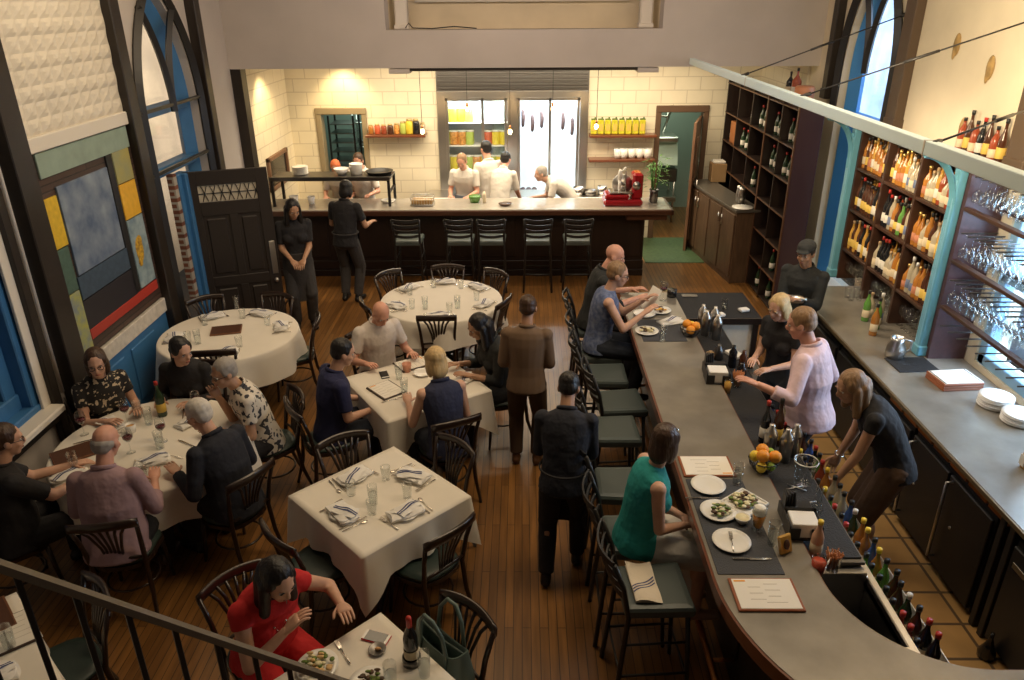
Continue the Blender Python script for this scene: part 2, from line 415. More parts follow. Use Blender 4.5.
for nm, x in (('wall_scullery_left', -4.3), ('wall_scullery_right', 4.2)): m = M(); m.b2((x, KY+.2, 0), (x+.1, 15.3, 3.1)); struct(nm, m, KGREY)
# ------------------------------------------------------------------ left wall
def post(y0, y1, z0, z1, mt, d=.1, side=-1, name='wall_post', label=None):
    m = M(); x = LX if side < 0 else RX
    m.b2((x, y0, z0), (x-side*d*1.0 if side > 0 else x+d, y1, z1), .008)
    m.box((x+d*.5 if side < 0 else x-d*.5, (y0+y1)/2, z0+.06), (d+.02, y1-y0+.02, .12), .006)
    return m.build(name, mt, label=label, cat='post')
post(5.40, 5.50, .02, 6.2, DARKTRIM, .06, label='thin dark strip post beside the blue left window')
post(5.62, 5.86, .02, 6.2, DARKTRIM, .12, label='broad dark post at near side of the painted panel')
post(7.54, 7.72, .02, 6.2, DARKTRIM, .12, label='broad dark post at far side of the painted panel')
post(9.50, 9.66, .02, 6.2, DARKTRIM, .12, label='dark post on left wall nearest the kitchen corner')
m = M(); m.cyl((LX+.03, 5.56, .9), (LX+.03, 5.56, 6), .018, n=8); m.build('conduit_pipe', WHITEP, label='white pipe running up beside the near painted panel post', cat='pipe')
m = M(); m.cyl((LX+.03, 7.80, .7), (LX+.03, 7.80, 6), .016, n=8); m.build('conduit_pipe', WHITEP, label='white pipe running up beside the far painted panel post', cat='pipe')
# embossed tin panel above the painting: pyramid relief
def tin(u, v):
    a = u*10; b = v*18
    k = max(0, 1-abs((a % 1)-.5)*2)
    q = max(0, 1-abs(((b+int(a)*0) % 1)-.5)*2)
    return (LX+.035+.020*min(k, q)+.004*sin(b*pi), 5.86+u*1.68, 2.93+v*2.2)
m = M(); m.grid(40, 72, tin, sm=False); m.b2((LX, 5.86, 2.93), (LX+.03, 7.54, 5.13))
m.build('tin_wall_panel', mat('cream_tin', (.74, .68, .57), .55, var=.05, vscale=3), label='cream embossed tin panel with pyramid relief above the painting', cat='wall panel')
m = M(); m.b2((LX, 5.86, 2.81), (LX+.07, 7.54, 2.93), .008); m.build('ledge', WHITEP, label='narrow white ledge between tin panel and painting', cat='ledge')
# painted panel, in the plane y,z
p = thing('painted_panel', 'large colour block wall painting with blue field and red bar', 'painting', (LX, 6.7, 1.0))
SLAT = brick('dark_slats', (.075, .042, .032), (.055, .032, .026), (.02, .012, .01), 1, 3, .055, .006, .5, (pi/2, pi/2, 0), bump=.6)
m = M(); m.b2((0, -.84, 0), (.03, .84, 1.80)); m.build('slat_backing', SLAT, p)
def pane(name, y0, y1, z0, z1, mt, d=.05):
    m = M(); m.b2((.03, y0-6.7, z0-1.0), (d, y1-6.7, z1-1.0), .003); m.build(name, mt, p)
pane('green_band', 6.0, 7.5, 2.60, 2.80, mat('sage_paint', (.27, .36, .30), .6, var=.1, vscale=8))
pane('blue_field', 6.17, 7.0, 1.72, 2.50, mat('storm_blue_paint', (.070, .11, .20), .55, var=.9, vscale=4.5, col2=(.27, .33, .40)))
pane('slate_band', 6.14, 7.04, 1.50, 1.71, mat('slate_blue_paint', (.045, .075, .115), .55, var=.2))
pane('black_band', 6.12, 7.04, 1.22, 1.49, mat('ink_paint', (.018, .016, .022), .5))
pane('red_bar', 6.12, 7.46, 1.13, 1.225, mat('red_paint', (.42, .035, .022), .5), .055)
pane('black_stile', 7.02, 7.12, 1.23, 2.6, mat('black_paint', (.012, .012, .014), .5))
pane('yellow_block', 5.92, 6.14, 2.02, 2.44, mat('yellow_paint', (.70, .46, .03), .55, var=.12))
pane('green_block', 5.92, 6.12, 1.62, 2.01, mat('deep_green_paint', (.07, .13, .10), .55, var=.15))
pane('olive_block', 7.14, 7.46, 2.30, 2.60, mat('olive_paint', (.30, .32, .18), .55, var=.6, vscale=6, col2=(.42, .36, .10)))
pane('gold_block', 7.14, 7.46, 1.95, 2.29, mat('gold_paint', (.78, .43, .03), .55, var=.08))
pane('pale_picture', 7.14, 7.46, 1.24, 1.94, mat('pale_blue_picture', (.33, .42, .45), .55, var=.5, vscale=9, col2=(.14, .22, .27)))
pane('lime_picture', 5.92, 6.12, 1.06, 1.61, mat('lime_picture', (.46, .45, .06), .55, vscale=11, col2=(.20, .25, .27)))
m = M(); m.ell((.052, .56, .62), (.006, .075, .13), nu=14); m.ell((.054, .585, .7), (.006, .05, .06)); m.ell((.054, .53, .50), (.006, .04, .05)); m.build('yellow_figure', mat('yolk_paint', (.80, .48, .03), .55, vscale=40, var=.5, col2=(.25, .12, .02)), p)
m = M(); m.b2((LX, 5.86, .84), (LX+.06, 7.54, .99), .006)
m.build('marble_ledge', mat('pale_marble', (.62, .58, .52), .45, var=.18, vscale=14), label='pale stone band under the painting above blue wainscot', cat='ledge')
m = M(); m.b2((LX+.002, 5.86, .1), (LX+.035, 7.54, .84), .003)
for y in (6.3, 6.95): m.b2((LX+.03, y-.25, .2), (LX+.05, y+.25, .76), .008)
m.build('wainscot', BLUE, label='blue painted wainscot under the painting', cat='wainscot')
# near left window
m = M()
for y in (3.36, 5.30): m.b2((LX-.26, y-.06, .9), (LX-.02, y+.06, 4.6), .01)
m.b2((LX-.2, 5.10, 1.0), (LX-.12, 5.24, 4.6), .01); m.b2((LX-.2, 3.42, .9), (LX-.1, 5.24, 1.06), .01); m.b2((LX-.2, 3.42, 2.4), (LX-.1, 5.24, 2.52), .01); m.b2((LX-.2, 4.28, 1), (LX-.12, 4.36, 4.6), .008)
m.b2((LX-.26, 3.3, .86), (LX+.0, 5.36, .93), .01)
w1 = m.build('window_1', BLUE, kind='structure')
m = M(); m.b2((LX-.17, 3.42, 1.0), (LX-.16, 5.2, 4.6)); m.build('pane', glass('dusk_pane', (.5, .5, .5), .3), w1)
m = M(); m.b2((LX-.02, 3.2, .82), (LX+.14, 5.4, .88), .012); m.build('window_sill', WHITEP, w1)
m = M(); m.b2((LX, 3.2, .75), (LX+.1, 5.4, .82), .004); m.build('sill_band', DARKTRIM, w1)
m = M(); m.b2((LX, 5.30, .88), (LX+.025, 5.40, 4.6), .004); m.build('casing', WHITEP, w1)
EXT = mat('pale_street_render', (.66, .56, .44), .85, var=.15, vscale=2)
m = M(); m.b2((LX-1.7, 2, 0), (LX-1.5, 19, 5.5)); m.build('exterior_building', [EXT], label='pale building outside the left windows', cat='building')
# gothic opening with blue door case
def arcpts(a, b, zs, side, n=14, z0=None):
    w = b-a; pts = []
    if z0 is not None: pts.append((a if side < 0 else b, z0))
    for i in range(n+1):
        t = (pi/3)*i/n
        if side < 0: pts.append((b-w*cos(t), zs+w*sin(t)))
        else: pts.append((a+w*cos(t), zs+w*sin(t)))
    return pts
def bar2(m, x, pts, wx, wy):
    m.tube([(x, a, b) for a, b in pts], 1, 4, flat=(wy, wx), sm=False)
def gothic(name, X, sgn, a, b, zs, z0, mblue, transoms, hasdoor):
    # deep blue frame inside the wall, sgn = direction into the room (+1 left wall)
    m = M(); x = X-sgn*.17
    for sd in (-1, 1): bar2(m, x, [(y+(.06 if sd < 0 else -.06), z) for y, z in arcpts(a, b, zs, sd, z0=z0)], .14, .10)
    for z in transoms: m.b2((x-.08, a, z-.05), (x+.08, b, z+.05), .01)
    mid = (a+b)/2
    o = m.build(name, mblue, kind='structure')
    m = M(); n = 14; L = arcpts(a, b, zs, -1, n, z0); Rr = arcpts(a, b, zs, 1, n, z0)
    poly = L+Rr[::-1][1:]
    m.prism(poly, x-.006, x+.006, axis='X'); m.build('pane', PANE, o)
    # dark iron tracery in the wall face
    m = M(); x = X+sgn*.03
    for sd in (-1, 1): bar2(m, x, [(y-.05*-sd*-1, z) for y, z in arcpts(a-.08, b+.08, zs, sd, z0=.02 if sgn > 0 else 2.6)], .05, .055)
    for sd in (-1, 1):
        w = b-a+.16; n = 12
        bar2(m, x, [(mid+sd*(w-w*cos(rad(41.4)*i/n)), zs+w*sin(rad(41.4)*i/n)) for i in range(n+1)], .045, .04)
    for z in (transoms if sgn > 0 else ()): m.b2((x-.02, a-.1, z+.04), (x+.02, b+.1, z+.075), .003)
    m.build('tracery', IRON, o)
    return o
gothic('window_2', LX, 1, GA, GB, GZ, .05, BLUE, (2.80, 2.16), True)
gothic('window_3', RX, -1, RGA, RGB, RGZ, .52, BLUE_LIT, (2.55,), False)
m = M()
for z in (2.86, 2.2): m.cyl((LX+.02, GA-.05, z), (LX+.02, GB+.1, z), .012, n=6)
m.build('tie_bar', STEEL, label='two thin steel tie bars across the left arched window', cat='tie bar')
# blue door case and dark open door with leaded light
m = M(); m.b2((LX-.05, 8.50, 0), (LX+.10, 8.66, 2.12), .012); m.b2((LX-.0, 8.42, 0), (LX+.05, 8.50, 2.12), .008)
m.build('blue_door_jamb', BLUE, label='blue painted jamb on which the dark door hangs', cat='door jamb')
m = M(); m.b2((LX-.05, 8.34, .6), (LX+.03, 8.42, 2.14), .004)
m.build('brick_edge', brick('reveal_brick', (.22, .08, .045), (.16, .06, .035), (.4, .36, .3), 1, .2, .07, .014, .8, (pi/2, 0, 0)), label='red brick edge showing beside the blue door jamb', cat='brick edge')
d = thing('panel_door', 'tall dark panelled door standing open with leaded glass light', 'door', (LX+.03, 8.56, 0), rad(20))
DOORC = mat('charcoal_door', (.030, .024, .021), .45)
m = M(); W, H = .93, 2.12
m.b2((0, -.025, .02), (.14, .025, H), .004); m.b2((W-.14, -.025, .02), (W, .025, H), .004)
for z0, z1 in ((.02, .24), (.72, .84), (1.60, 1.76), (1.96, H)): m.b2((.14, -.025, z0), (W-.14, .025, z1), .004)
m.b2((.44, -.025, .24), (.53, .025, .72), .003); m.b2((.44, -.025, .84), (.53, .025, 1.60), .003); m.b2((.14, -.008, .2), (W-.14, .008, 1.62))
for x0, x1 in ((.18, .40), (.57, .75)):
    m.b2((x0, -.022, .28), (x1, .022, .68), .012); m.b2((x0, -.022, .88), (x1, .022, 1.56), .012)
m.build('door_leaf', DOORC, d)
m = M(); m.b2((.14, -.004, 1.76), (W-.14, .004, 1.96)); g = m.build('leaded_light', mat('milky_glass', (.55, .50, .40), .2), d)
m = M()
for i in range(7):
    x = .18+i*.095
    m.tube([(x, -.012, 1.77), (x+.03, -.012, 1.86), (x, -.012, 1.95)], .005, 5)
    m.tube([(x+.06, -.012, 1.77), (x+.03, -.012, 1.86), (x+.06, -.012, 1.95)], .005, 5)
m.cyl((.14, -.012, 1.86), (W-.14, -.012, 1.86), .005, n=5)
m.build('lead_came', IRON, g)
m = M(); m.box((W-.06, -.03, 1.02), (.07, .012, .42), .004); m.build('push_plate', STEEL, d)
m = M(); m.ell((W-.06, -.065, .74), .028); m.cyl((W-.06, -.02, .74), (W-.06, -.065, .74), .012); m.build('knob', STEEL, d)
# ------------------------------------------------------------------ right wall trims, ledge and tie rods
post(8.06, 8.28, 2.62, 6.2, mat('brown_trim', (.10, .065, .04), .5), .10, 1, label='brown wall post right of the arched window above bar')
post(5.86, 6.10, 2.62, 6.2, mat('brown_trim2', (.10, .065, .04), .5), .10, 1, label='brown wall post at the right edge above glass racks')
post(10.02, 10.17, 2.72, 6.2, DARKTRIM, .1, 1, label='dark wall post left of the right arched window')
m = M()
for y, z in ((6.75, 3.35), (7.35, 3.5), (6.95, 2.82)): m.ell((RX-.006, y, z), (.006, .06, .10)); m.ell((RX-.008, y+.02, z-.06), (.005, .03, .07))
m.build('wall_stain', mat('brown_stain', (.42, .27, .10), .8, var=.4, vscale=12), label='small brown water stains on the cream wall above bar', cat='stain')
bm = thing('hanging_beam', 'long pale aqua beam hung over the bar on tie rods', 'beam', (2.25, 7.0, 3.10))
m = M()
for y0, y1 in ((-5.2, -2.76), (-2.75, .88), (.89, 3.6)): m.b2((-.03, y0, 0), (.03, y1, .078), .004)
m.build('beam_body', BEAMC, bm)
m = M()
for y in (-2.755, .885): m.b2((-.032, y-.008, -.002), (.032, y+.008, .080), .001)
m.build('joint_plates', STEEL, bm)
for i, (y0, y1, z1) in enumerate(((8.15, 8.4, 3.74), (6.35, 6.03, 3.80), (4.2, 5.77, 3.22))):
    m = M(); a, b = V((2.25, y0, 3.17)), V((RX-.02, y1, z1)); d = (b-a).normalized(); m.cyl(a, b, .0065, n=6)
    L = (b-a).length
    m.cyl(a+d*L*.42, a+d*L*.56, .012, n=6); m.cyl(a, a+d*.08, .016, n=6); m.cyl(b-d*.06, b, .02, n=8)
    m.build('tie_rod', IRON, label=['far', 'middle', 'near'][i]+' iron tie rod from the aqua beam up to wall', cat='tie rod')
# ------------------------------------------------------------------ furniture and tableware builders
def arc(cx, cy, r, a0, a1, n, z):
    return [V((cx+r*cos(a0+(a1-a0)*i/n), cy+r*sin(a0+(a1-a0)*i/n), z)) for i in range(n+1)]
def make_chair():                                  # seat faces +y, origin on floor under seat centre
    t = thing('dining_chair', 'x', 'chair')
    m = M(); n = 20
    def sh(s): return [(s*.205*(abs(cos(a))**.7)*(1 if cos(a) > 0 else -1)*(1.05 if sin(a) > 0 else .95), s*.205*(abs(sin(a))**.7)*(1 if sin(a) > 0 else -1)) for a in [2*pi*i/n for i in range(n)]]
    m.prism(sh(1.04), .415, .445); m.build('seat_frame', CHAIRW, t)
    m = M(); m.loft([[(x*.97, y*.97, .445) for x, y in sh(1)], [(x, y, .458) for x, y in sh(1)], [(x*.97, y*.97, .472) for x, y in sh(1)], [(x*.7, y*.7, .482) for x, y in sh(1)]])
    m.build('seat', GREENV, t)
    for s in (-1, 1):
        m = M(); m.tube([(s*.165, .16, .43), (s*.175, .175, .2), (s*.185, .195, 0)], [.019, .016, .012], 7); m.build('leg', CHAIRW, t)
        m = M(); m.tube([(s*.19, -.27, 0), (s*.175, -.205, .22), (s*.17, -.18, .45), (s*.185, -.215, .66), (s*.205, -.265, .84)], [.013, .017, .018, .016, .015], 7); m.build('leg', CHAIRW, t)
    # curved top rail
    m = M(); rings = []
    for i in range(13):
        u = -1+2*i/12; x = u*.215; y = -.31+.045*u*u; z = .875-.018*u*u
        rings.append([(x, y-.012, z-.05), (x, y-.016, z), (x, y, z+.014), (x, y+.014, z), (x, y+.014, z-.05), (x, y, z-.058)])
    m.loft(rings); m.build('top_rail', CHAIRW, t)
    m = M(); m.tube([(-.172, -.19, .50), (-.09, -.205, .515), (0, -.21, .52), (.09, -.205, .515), (.172, -.19, .50)], .012, 6); m.build('lower_rail', CHAIRW, t)
    for i in range(6):
        u = -1+2*i/5; m = M()
        m.tube([(u*.05, -.207, .52), (u*.065, -.225, .63), (u*.10, -.265, .76), (u*.145, -.295, .835)], .0085, 6, flat=(1.3, .8)); m.build('spindle', CHAIRW, t)
    m = M(); m.tube([(.17*cos(a), .17*sin(a)-.01, .21) for a in [2*pi*i/18 for i in range(18)]], .009, 6, closed=True); m.build('stretcher', CHAIRW, t)
    return t
CHAIR = Proto(make_chair)
def make_stool():                                  # faces +y
    t = thing('bar_stool', 'x', 'stool')
    m = M(); m.loft([[(x*k, y*k, z) for x, y in [(.2, .19), (.19, .2), (-.19, .2), (-.2, .19), (-.185, -.19), (-.17, -.2), (.17, -.2), (.185, -.19)]] for k, z in ((.96, .70), (1, .715), (1, .75), (.95, .768), (.8, .775))], sm=False)
    m.build('seat', TEALV, t)
    for s in (-1, 1):
        m = M(); m.tube([(s*.165, .165, .71), (s*.205, .205, 0)], [.015, .013], 7); m.build('leg', IRON, t)
        m = M(); m.tube([(s*.205, -.24, 0), (s*.175, -.18, .70), (s*.18, -.22, .92), (s*.195, -.285, 1.10)], .016, 7); m.build('leg', IRON, t)
    for i in range(4):
        z = .845+i*.082; y0 = -.205-.028*i; w = .18+.005*i
        m = M(); rings = []
        for k in range(9):
            u = -1+2*k/8; y = y0-.05*(1-u*u); zz = z+.012*(u*u)
            h = .019
            rings.append([(u*w, y-.006, zz-h), (u*w, y-.006, zz+h), (u*w, y+.006, zz+h), (u*w, y+.006, zz-h)])
        m.loft(rings, sm=False); m.build('back_slat', IRON, t)
    m = M(); q = .193
    m.tube([(q, q-.01, .27), (-q, q-.01, .27), (-q, -q-.015, .27), (q, -q-.015, .27)], .010, 6, closed=True); m.build('foot_ring', IRON, t)
    q = .18
    for s in (-1, 1): m = M(); m.cyl((s*q, q, .5), (s*q, -q, .5), .008, n=6); m.build('side_stretcher', IRON, t)
    return t
STOOL = Proto(make_stool)
def cloth_round(r, h, drop, name, label, loc, seed=0, cat='tablecloth', ph=0):
    rnd = random.Random(seed); m = M(); n = 96; rings = []
    def ring(rr, z, amp): return [V(((rr+amp*wv(2*pi*j/n))*cos(2*pi*j/n), (rr+amp*wv(2*pi*j/n))*sin(2*pi*j/n), z)) for j in range(n)]
    a1, a2, a3 = rnd.random()*6, rnd.random()*6, rnd.random()*6
    def wv(a): return .55*sin(9*a+a1)+.3*sin(14*a+a2)+.2*sin(5*a+a3)
    prof = [(r*.5, h, 0), (r-.02, h, 0), (r-.004, h-.003, 0), (r+.004, h-.015, .002), (r+.012, h-.08, .012), (r+.02, h-.16, .028), (r+.03, h-drop*.8, .042), (r+.036, h-drop, .05)]
    rings = [ring(*p) for p in prof]
    m.loft(rings, caps=False); m.add(rings[0], [list(range(n))], 0, True)
    o = m.build(name, LINEN, loc=loc); tag(o, label, cat); return o
def cloth_square(a, h, drop, label, loc, rz, seed=0, asp=1, cat='tablecloth'):
    """square cloth: sides hang straight, corners hang longer in folded points"""
    m = M(); N = 96; rnd = random.Random(seed); p1, p2 = rnd.random()*6, rnd.random()*6
    ax, ay = a/2*asp, a/2
    def sq(u, k):                                    # rounded-square outline, k = extra outset
        t = u*4 % 4; s = int(t); f = t-s
        e = min(f, 1-f)*2
        c = [(-1, -1), (1, -1), (1, 1), (-1, 1)]
        x = c[s][0]+(c[(s+1) % 4][0]-c[s][0])*f; y = c[s][1]+(c[(s+1) % 4][1]-c[s][1])*f
        nx, ny = [(0, -1), (1, 0), (0, 1), (-1, 0)][s]
        return x, y, nx, ny, e, s, f
    rings = []
    for lev in range(8):
        q = [0, .0, .02, .12, .35, .6, .85, 1][lev]; row = []
        for j in range(N):
            x, y, nx, ny, e, s, f = sq(j/N, 0)
            if lev == 0: row.append(V((x*ax*.9, y*ay*.9, h))); continue
            cf = max(0, 1-e*2.2)                       # 1 at the corners
            dr = drop*(1+.75*cf**1.3)*q
            out = .004+q*(.012+.018*sin(j*2*pi/N*10+p1)*(1-cf)+.012*sin(j*2*pi/N*17+p2)*(1-cf))
            d = V((x, y, 0)); d.normalize()
            nn = V((nx, ny, 0))*(1-cf)+d*cf
            row.append(V((x*ax, y*ay, h-dr-(.004 if lev > 1 else 0)))+nn*(out+.05*cf*q*(1+.6*sin(f*20))))
        rings.append(row)
    m.loft(rings, caps=False); m.add(rings[0], [list(range(N))], 0, False)
    o = m.build('tablecloth', LINEN, loc=loc, rz=rz); tag(o, label, cat); return o
def table_base(label, loc, rz, r=None, a=None, asp=1):
    t = thing('dining_table', label, 'table', loc, rz)
    m = M()
    if r: m.lathe([(0, .70), (r-.015, .70), (r-.008, .715), (r-.008, .737), (0, .737)], n=40)
    else: m.box((0, 0, .718), (a*asp-.02, a-.02, .038), .006)
    m.build('table_top', CHAIRW, t)
    m = M(); m.lathe([(.05, .03), (.038, .1), (.036, .6), (.06, .69), (.0, .70)], n=12); m.build('column', IRON, t)
    m = M()
    for k in range(4):
        c, s = cos(pi/4+k*pi/2), sin(pi/4+k*pi/2); m.tube([(0, 0, .07), (c*.2, s*.2, .05), (c*.33, s*.33, .018)], [.035, .028, .018], 7)
    m.build('foot', IRON, t); return t
TZ = .752
def make_plate():
    t = thing('plate', 'x', 'plate'); m = M(); m.lathe([(0, .003), (.055, .003), (.066, .008), (.088, .018), (.089, .021), (.066, .012), (.055, .008), (0, .007)], n=24, caps=False)
    m.build('dish', CHINA, t); return t
PLATE = Proto(make_plate)
def make_napkin():                                  # folded white napkin with navy stripes
    t = thing('napkin', 'x', 'napkin'); m = M()
    def f(u, v): return (-.085+.17*u+.012*sin(3*v), -.055+.11*v, .014+.012*sin(pi*u)*sin(pi*v)+.004*sin(9*u+4*v))
    m.grid(8, 6, f); m.grid(8, 6, lambda u, v: (f(u, v)[0], f(u, v)[1], f(u, v)[2]-.010)); 
    m.loft([[f(i/8, 0) for i in range(9)]+[(f(i/8, 0)[0], f(i/8, 0)[1], f(i/8, 0)[2]-.01) for i in range(8, -1, -1)], [f(i/8, 1) for i in range(9)]+[(f(i/8, 1)[0], f(i/8, 1)[1], f(i/8, 1)[2]-.01) for i in range(8, -1, -1)]], caps=True)
    m.T = Matrix.Translation((.01, .008, .012)) @ Matrix.Rotation(.5, 4, 'Z') @ Matrix.Scale(.8, 4); m.grid(6, 4, f)
    m.build('folded_cloth', NAPK, t)
    m = M(); m.T = Matrix.Translation((.01, .008, .0135)) @ Matrix.Rotation(.5, 4, 'Z') @ Matrix.Scale(.8, 4)
    for v0 in (.35, .52): m.grid(8, 1, lambda u, v: f(u, v0+v*.09))
    m.build('stripe', NAVYST, t); return t
NAPKIN = Proto(make_napkin)
SILVER = mat('silverware', (.70, .66, .60), .25, 1)
def make_fork():
    t = thing('fork', 'x', 'fork'); m = M(); m.tube([(0, -.095, .006), (0, -.03, .008), (0, .03, .006)], [.006, .0035, .004], 6, flat=(1, .5)); m.build('handle', SILVER, t)
    m = M(); m.box((0, .042, .006), (.02, .028, .003), .001)
    for i in range(4): m.box((-.0085+.0057*i, .072, .008), (.003, .04, .002))
    m.build('tines', SILVER, t); return t
FORK = Proto(make_fork)
def make_knife():
    t = thing('knife', 'x', 'knife'); m = M(); m.box((0, -.06, .006), (.011, .095, .008), .003); m.build('handle', SILVER, t)
    m = M(); m.prism([(-.006, -.012), (.007, -.012), (.009, .06), (.002, .105), (-.006, .10)], .004, .0065); m.build('blade', SILVER, t); return t
KNIFE = Proto(make_knife)
def make_spoon():
    t = thing('spoon', 'x', 'spoon'); m = M(); m.tube([(0, -.09, .006), (0, 0, .008), (0, .045, .006)], [.005, .003, .004], 6, flat=(1, .5)); m.build('handle', SILVER, t)
    m = M(); m.ell((0, .068, .007), (.014, .026, .004)); m.build('bowl', SILVER, t); return t
SPOON = Proto(make_spoon)
def make_tumbler(h=.11, r=.034, water=.55):
    t = thing('water_glass', 'x', 'glass'); m = M()
    m.lathe([(0, .001), (r*.82, .001), (r, h), (r-.003, h), (r*.82-.003, .012), (0, .012)], n=16, caps=False); m.build('tumbler', WATERG, t)
    if water:
        m = M(); m.lathe([(0, .013), (r*.8, .013), (r*.8+.12*r*water, h*water), (0, h*water)], n=14, caps=False); m.build('water', WATERL, t)
    return t
WATERL = glass('water', (.95, .97, .97), .25)
TUMB = Proto(make_tumbler); TALL = Proto(lambda: make_tumbler(.15, .036, .6)); TUMBE = Proto(lambda: make_tumbler(.11, .036, 0))
def make_wineglass(wine=True):
    t = thing('wine_glass', 'x', 'glass'); m = M()
    m.lathe([(0, .0), (.034, .0), (.034, .003), (.004, .01), (.004, .09), (.018, .10), (.038, .13), (.04, .155), (.033, .20), (.0315, .20), (.038, .155), (.036, .13), (.016, .103), (0, .10)], n=16, caps=False); m.build('bowl_and_stem', WATERG, t)
    if wine:
        m = M(); m.lathe([(0, .104), (.016, .105), (.035, .13), (.0365, .142), (0, .142)], n=14, caps=False); m.build('wine', WINEG, t)
    return t
WINEGL = Proto(make_wineglass)
def make_menu(cover, w=.24, h=.30):
    t = thing('menu', 'x', 'menu'); m = M(); m.box((0, 0, .006), (w, h, .012), .003); m.build('cover', cover, t)
    m = M(); m.box((0, 0, .0135), (w-.03, h-.02, .003), .001); pg = m.build('page', PAPER, t)
    m = M()
    rnd = random.Random(4)
    for i in range(int((h-.07)/.022)):
        m.box((-.05 if i % 2 else .04, h/2-.05-i*.022, .0155), (.06+.05*rnd.random(), .004, .0006))
    m.build('text_lines', mat('grey_ink', (.62, .58, .51), .8), pg)
    m = M(); m.box((-w/2+.055, h/2-.027, .0155), (.06, .012, .0006)); m.build('orange_heading', mat('orange_ink', (.85, .38, .05), .7), pg)
    return t
DARKCOV = mat('dark_menu_cover', (.05, .028, .018), .5)
MENU = Proto(lambda: make_menu(DARKCOV))
def make_folder():
    t = thing('menu', 'x', 'menu'); m = M(); m.box((0, 0, .008), (.22, .31, .016), .004); m.build('cover', LEATHER, t)
    m = M(); m.box((0, 0, .0165), (.20, .29, .002), .001); m.box((-.105, 0, .009), (.014, .31, .02), .004); m.build('spine', mat('dark_leather', (.085, .032, .014), .45), t); return t
FOLDER = Proto(make_folder)
# bottles
def make_bottle(gcol, cap, label, h=.29, r=.037, sh=.62, neck=.013, lz=(.14, .38), clear=True):
    t = thing('bottle', 'x', 'bottle'); m = M()
    m.lathe([(0, 0), (r*.95, 0), (r, .008), (r, h*sh*.92), (r*.9, h*sh), (neck*1.2, h*(sh+.16)), (neck, h*(sh+.2)), (neck, h*.93), (neck*1.15, h*.94), (neck*1.15, h*.96), (0, h*.96)], n=12, caps=False)
    m.build('bottle_glass', gcol, t)
    m = M(); m.cyl((0, 0, h*.90), (0, 0, h), neck*1.25, n=8); m.build('cap', cap, t)
    if label:
        m = M(); m.lathe([(r+.0008, h*lz[0]), (r+.0012, h*lz[0]+.001), (r+.0012, h*lz[1]), (r+.0008, h*lz[1])], n=12, caps=False); m.build('paper_label', label, t)
    return t
def bgl(name, c, ro=.12): return mat(name, c, ro, spec=.7)
AMBER = bgl('amber_spirit', (.40, .16, .03)); GOLD = bgl('gold_spirit', (.55, .30, .06)); CLEAR = bgl('clear_spirit', (.42, .36, .25)); DGREEN = bgl('dark_green_glass', (.02, .045, .02)); BROWNG = bgl('brown_glass', (.07, .025, .012)); REDG = bgl('red_spirit', (.30, .06, .025)); GREENG = bgl('green_spirit', (.12, .30, .06)); BLACKG = bgl('black_glass', (.012, .012, .014)); BLUEG = bgl('blue_glass', (.05, .10, .30))
LCREAM = mat('cream_label', (.58, .48, .32), .7); LWHITE = mat('white_label', (.62, .58, .50), .7); LRED = mat('red_label', (.42, .16, .08), .6); LYEL = mat('yellow_label', (.62, .42, .08), .6); LBLK = mat('black_label', (.03, .03, .03), .5); LBLU = mat('blue_label', (.12, .15, .24), .6); LORG = mat('orange_label', (.75, .28, .05), .6)
CAPB = mat('black_cap', (.015, .015, .015), .4); CAPG = mat('gold_cap', (.65, .45, .15), .35, .8); CAPR = mat('red_cap', (.45, .03, .02), .4); CAPW = mat('white_cap', (.75, .73, .7), .5); CAPY = mat('yellow_cap', (.85, .60, .05), .5); CORKC = mat('cork', (.45, .30, .16), .8); CAPGR = mat('green_cap', (.05, .25, .08), .5)
VARS = [('amber', AMBER, CAPB, LCREAM, .28, .038, .62), ('gold', GOLD, CAPG, LWHITE, .30, .035, .60), ('clear', CLEAR, CAPW, LBLU, .29, .037, .66), ('amber red label', AMBER, CAPG, LRED, .26, .042, .60),
        ('dark', BROWNG, CAPB, LYEL, .30, .037, .58), ('green', GREENG, CAPB, LCREAM, .29, .037, .6), ('black', BLACKG, CAPR, LWHITE, .30, .038, .58), ('red', REDG, CAPB, LCREAM, .27, .040, .64), ('clear cream label', CLEAR, CORKC, LCREAM, .25, .045, .60), ('gold yellow label', GOLD, CORKC, LYEL, .31, .034, .6)]
BOT = [Proto(lambda v=v: make_bottle(v[1], v[2], v[3], v[4], v[5], v[6])) for v in VARS]
WINEB = Proto(lambda: make_bottle(DGREEN, CAPR, LWHITE, .30, .037, .60))
# ------------------------------------------------------------------ kitchen
CTOP = mat('kitchen_counter_top', (.50, .46, .40), .18, .35, var=.06)
k = thing('kitchen_counter', 'long dark kitchen counter with pale polished top', 'counter', (-.75, 11.3, 0))
m = M(); m.b2((-3.12, -.42, 1.03), (2.95, .30, 1.075), .008); m.build('counter_top', CTOP, k)
m = M(); m.b2((-3.12, -.44, .985), (2.98, -.40, 1.06), .008); m.b2((2.95, -.44, .985), (2.99, .30, 1.06), .008); m.b2((2.3, -.4, .9), (2.9, .4, 1.0), .01); m.build('counter_edge', mat('dark_counter_edge', (.075, .030, .016), .3, coat=.3), k)
m = M(); m.b2((-3.12, -.25, 0), (2.6, .35, 1.03)); m.build('counter_body', ESPRESSO, k)
m = M()
for x0 in [-3.1+i*.95 for i in range(6)]: m.b2((x0+.05, -.268, .3), (x0+.9, -.25, .95), .006)
m.b2((-3.12, -.275, .1), (2.61, -.25, .24), .006); m.b2((-3.12, -.30, .0), (2.61, -.25, .1), .006)
m.build('front_panel', ESPRESSO, k)
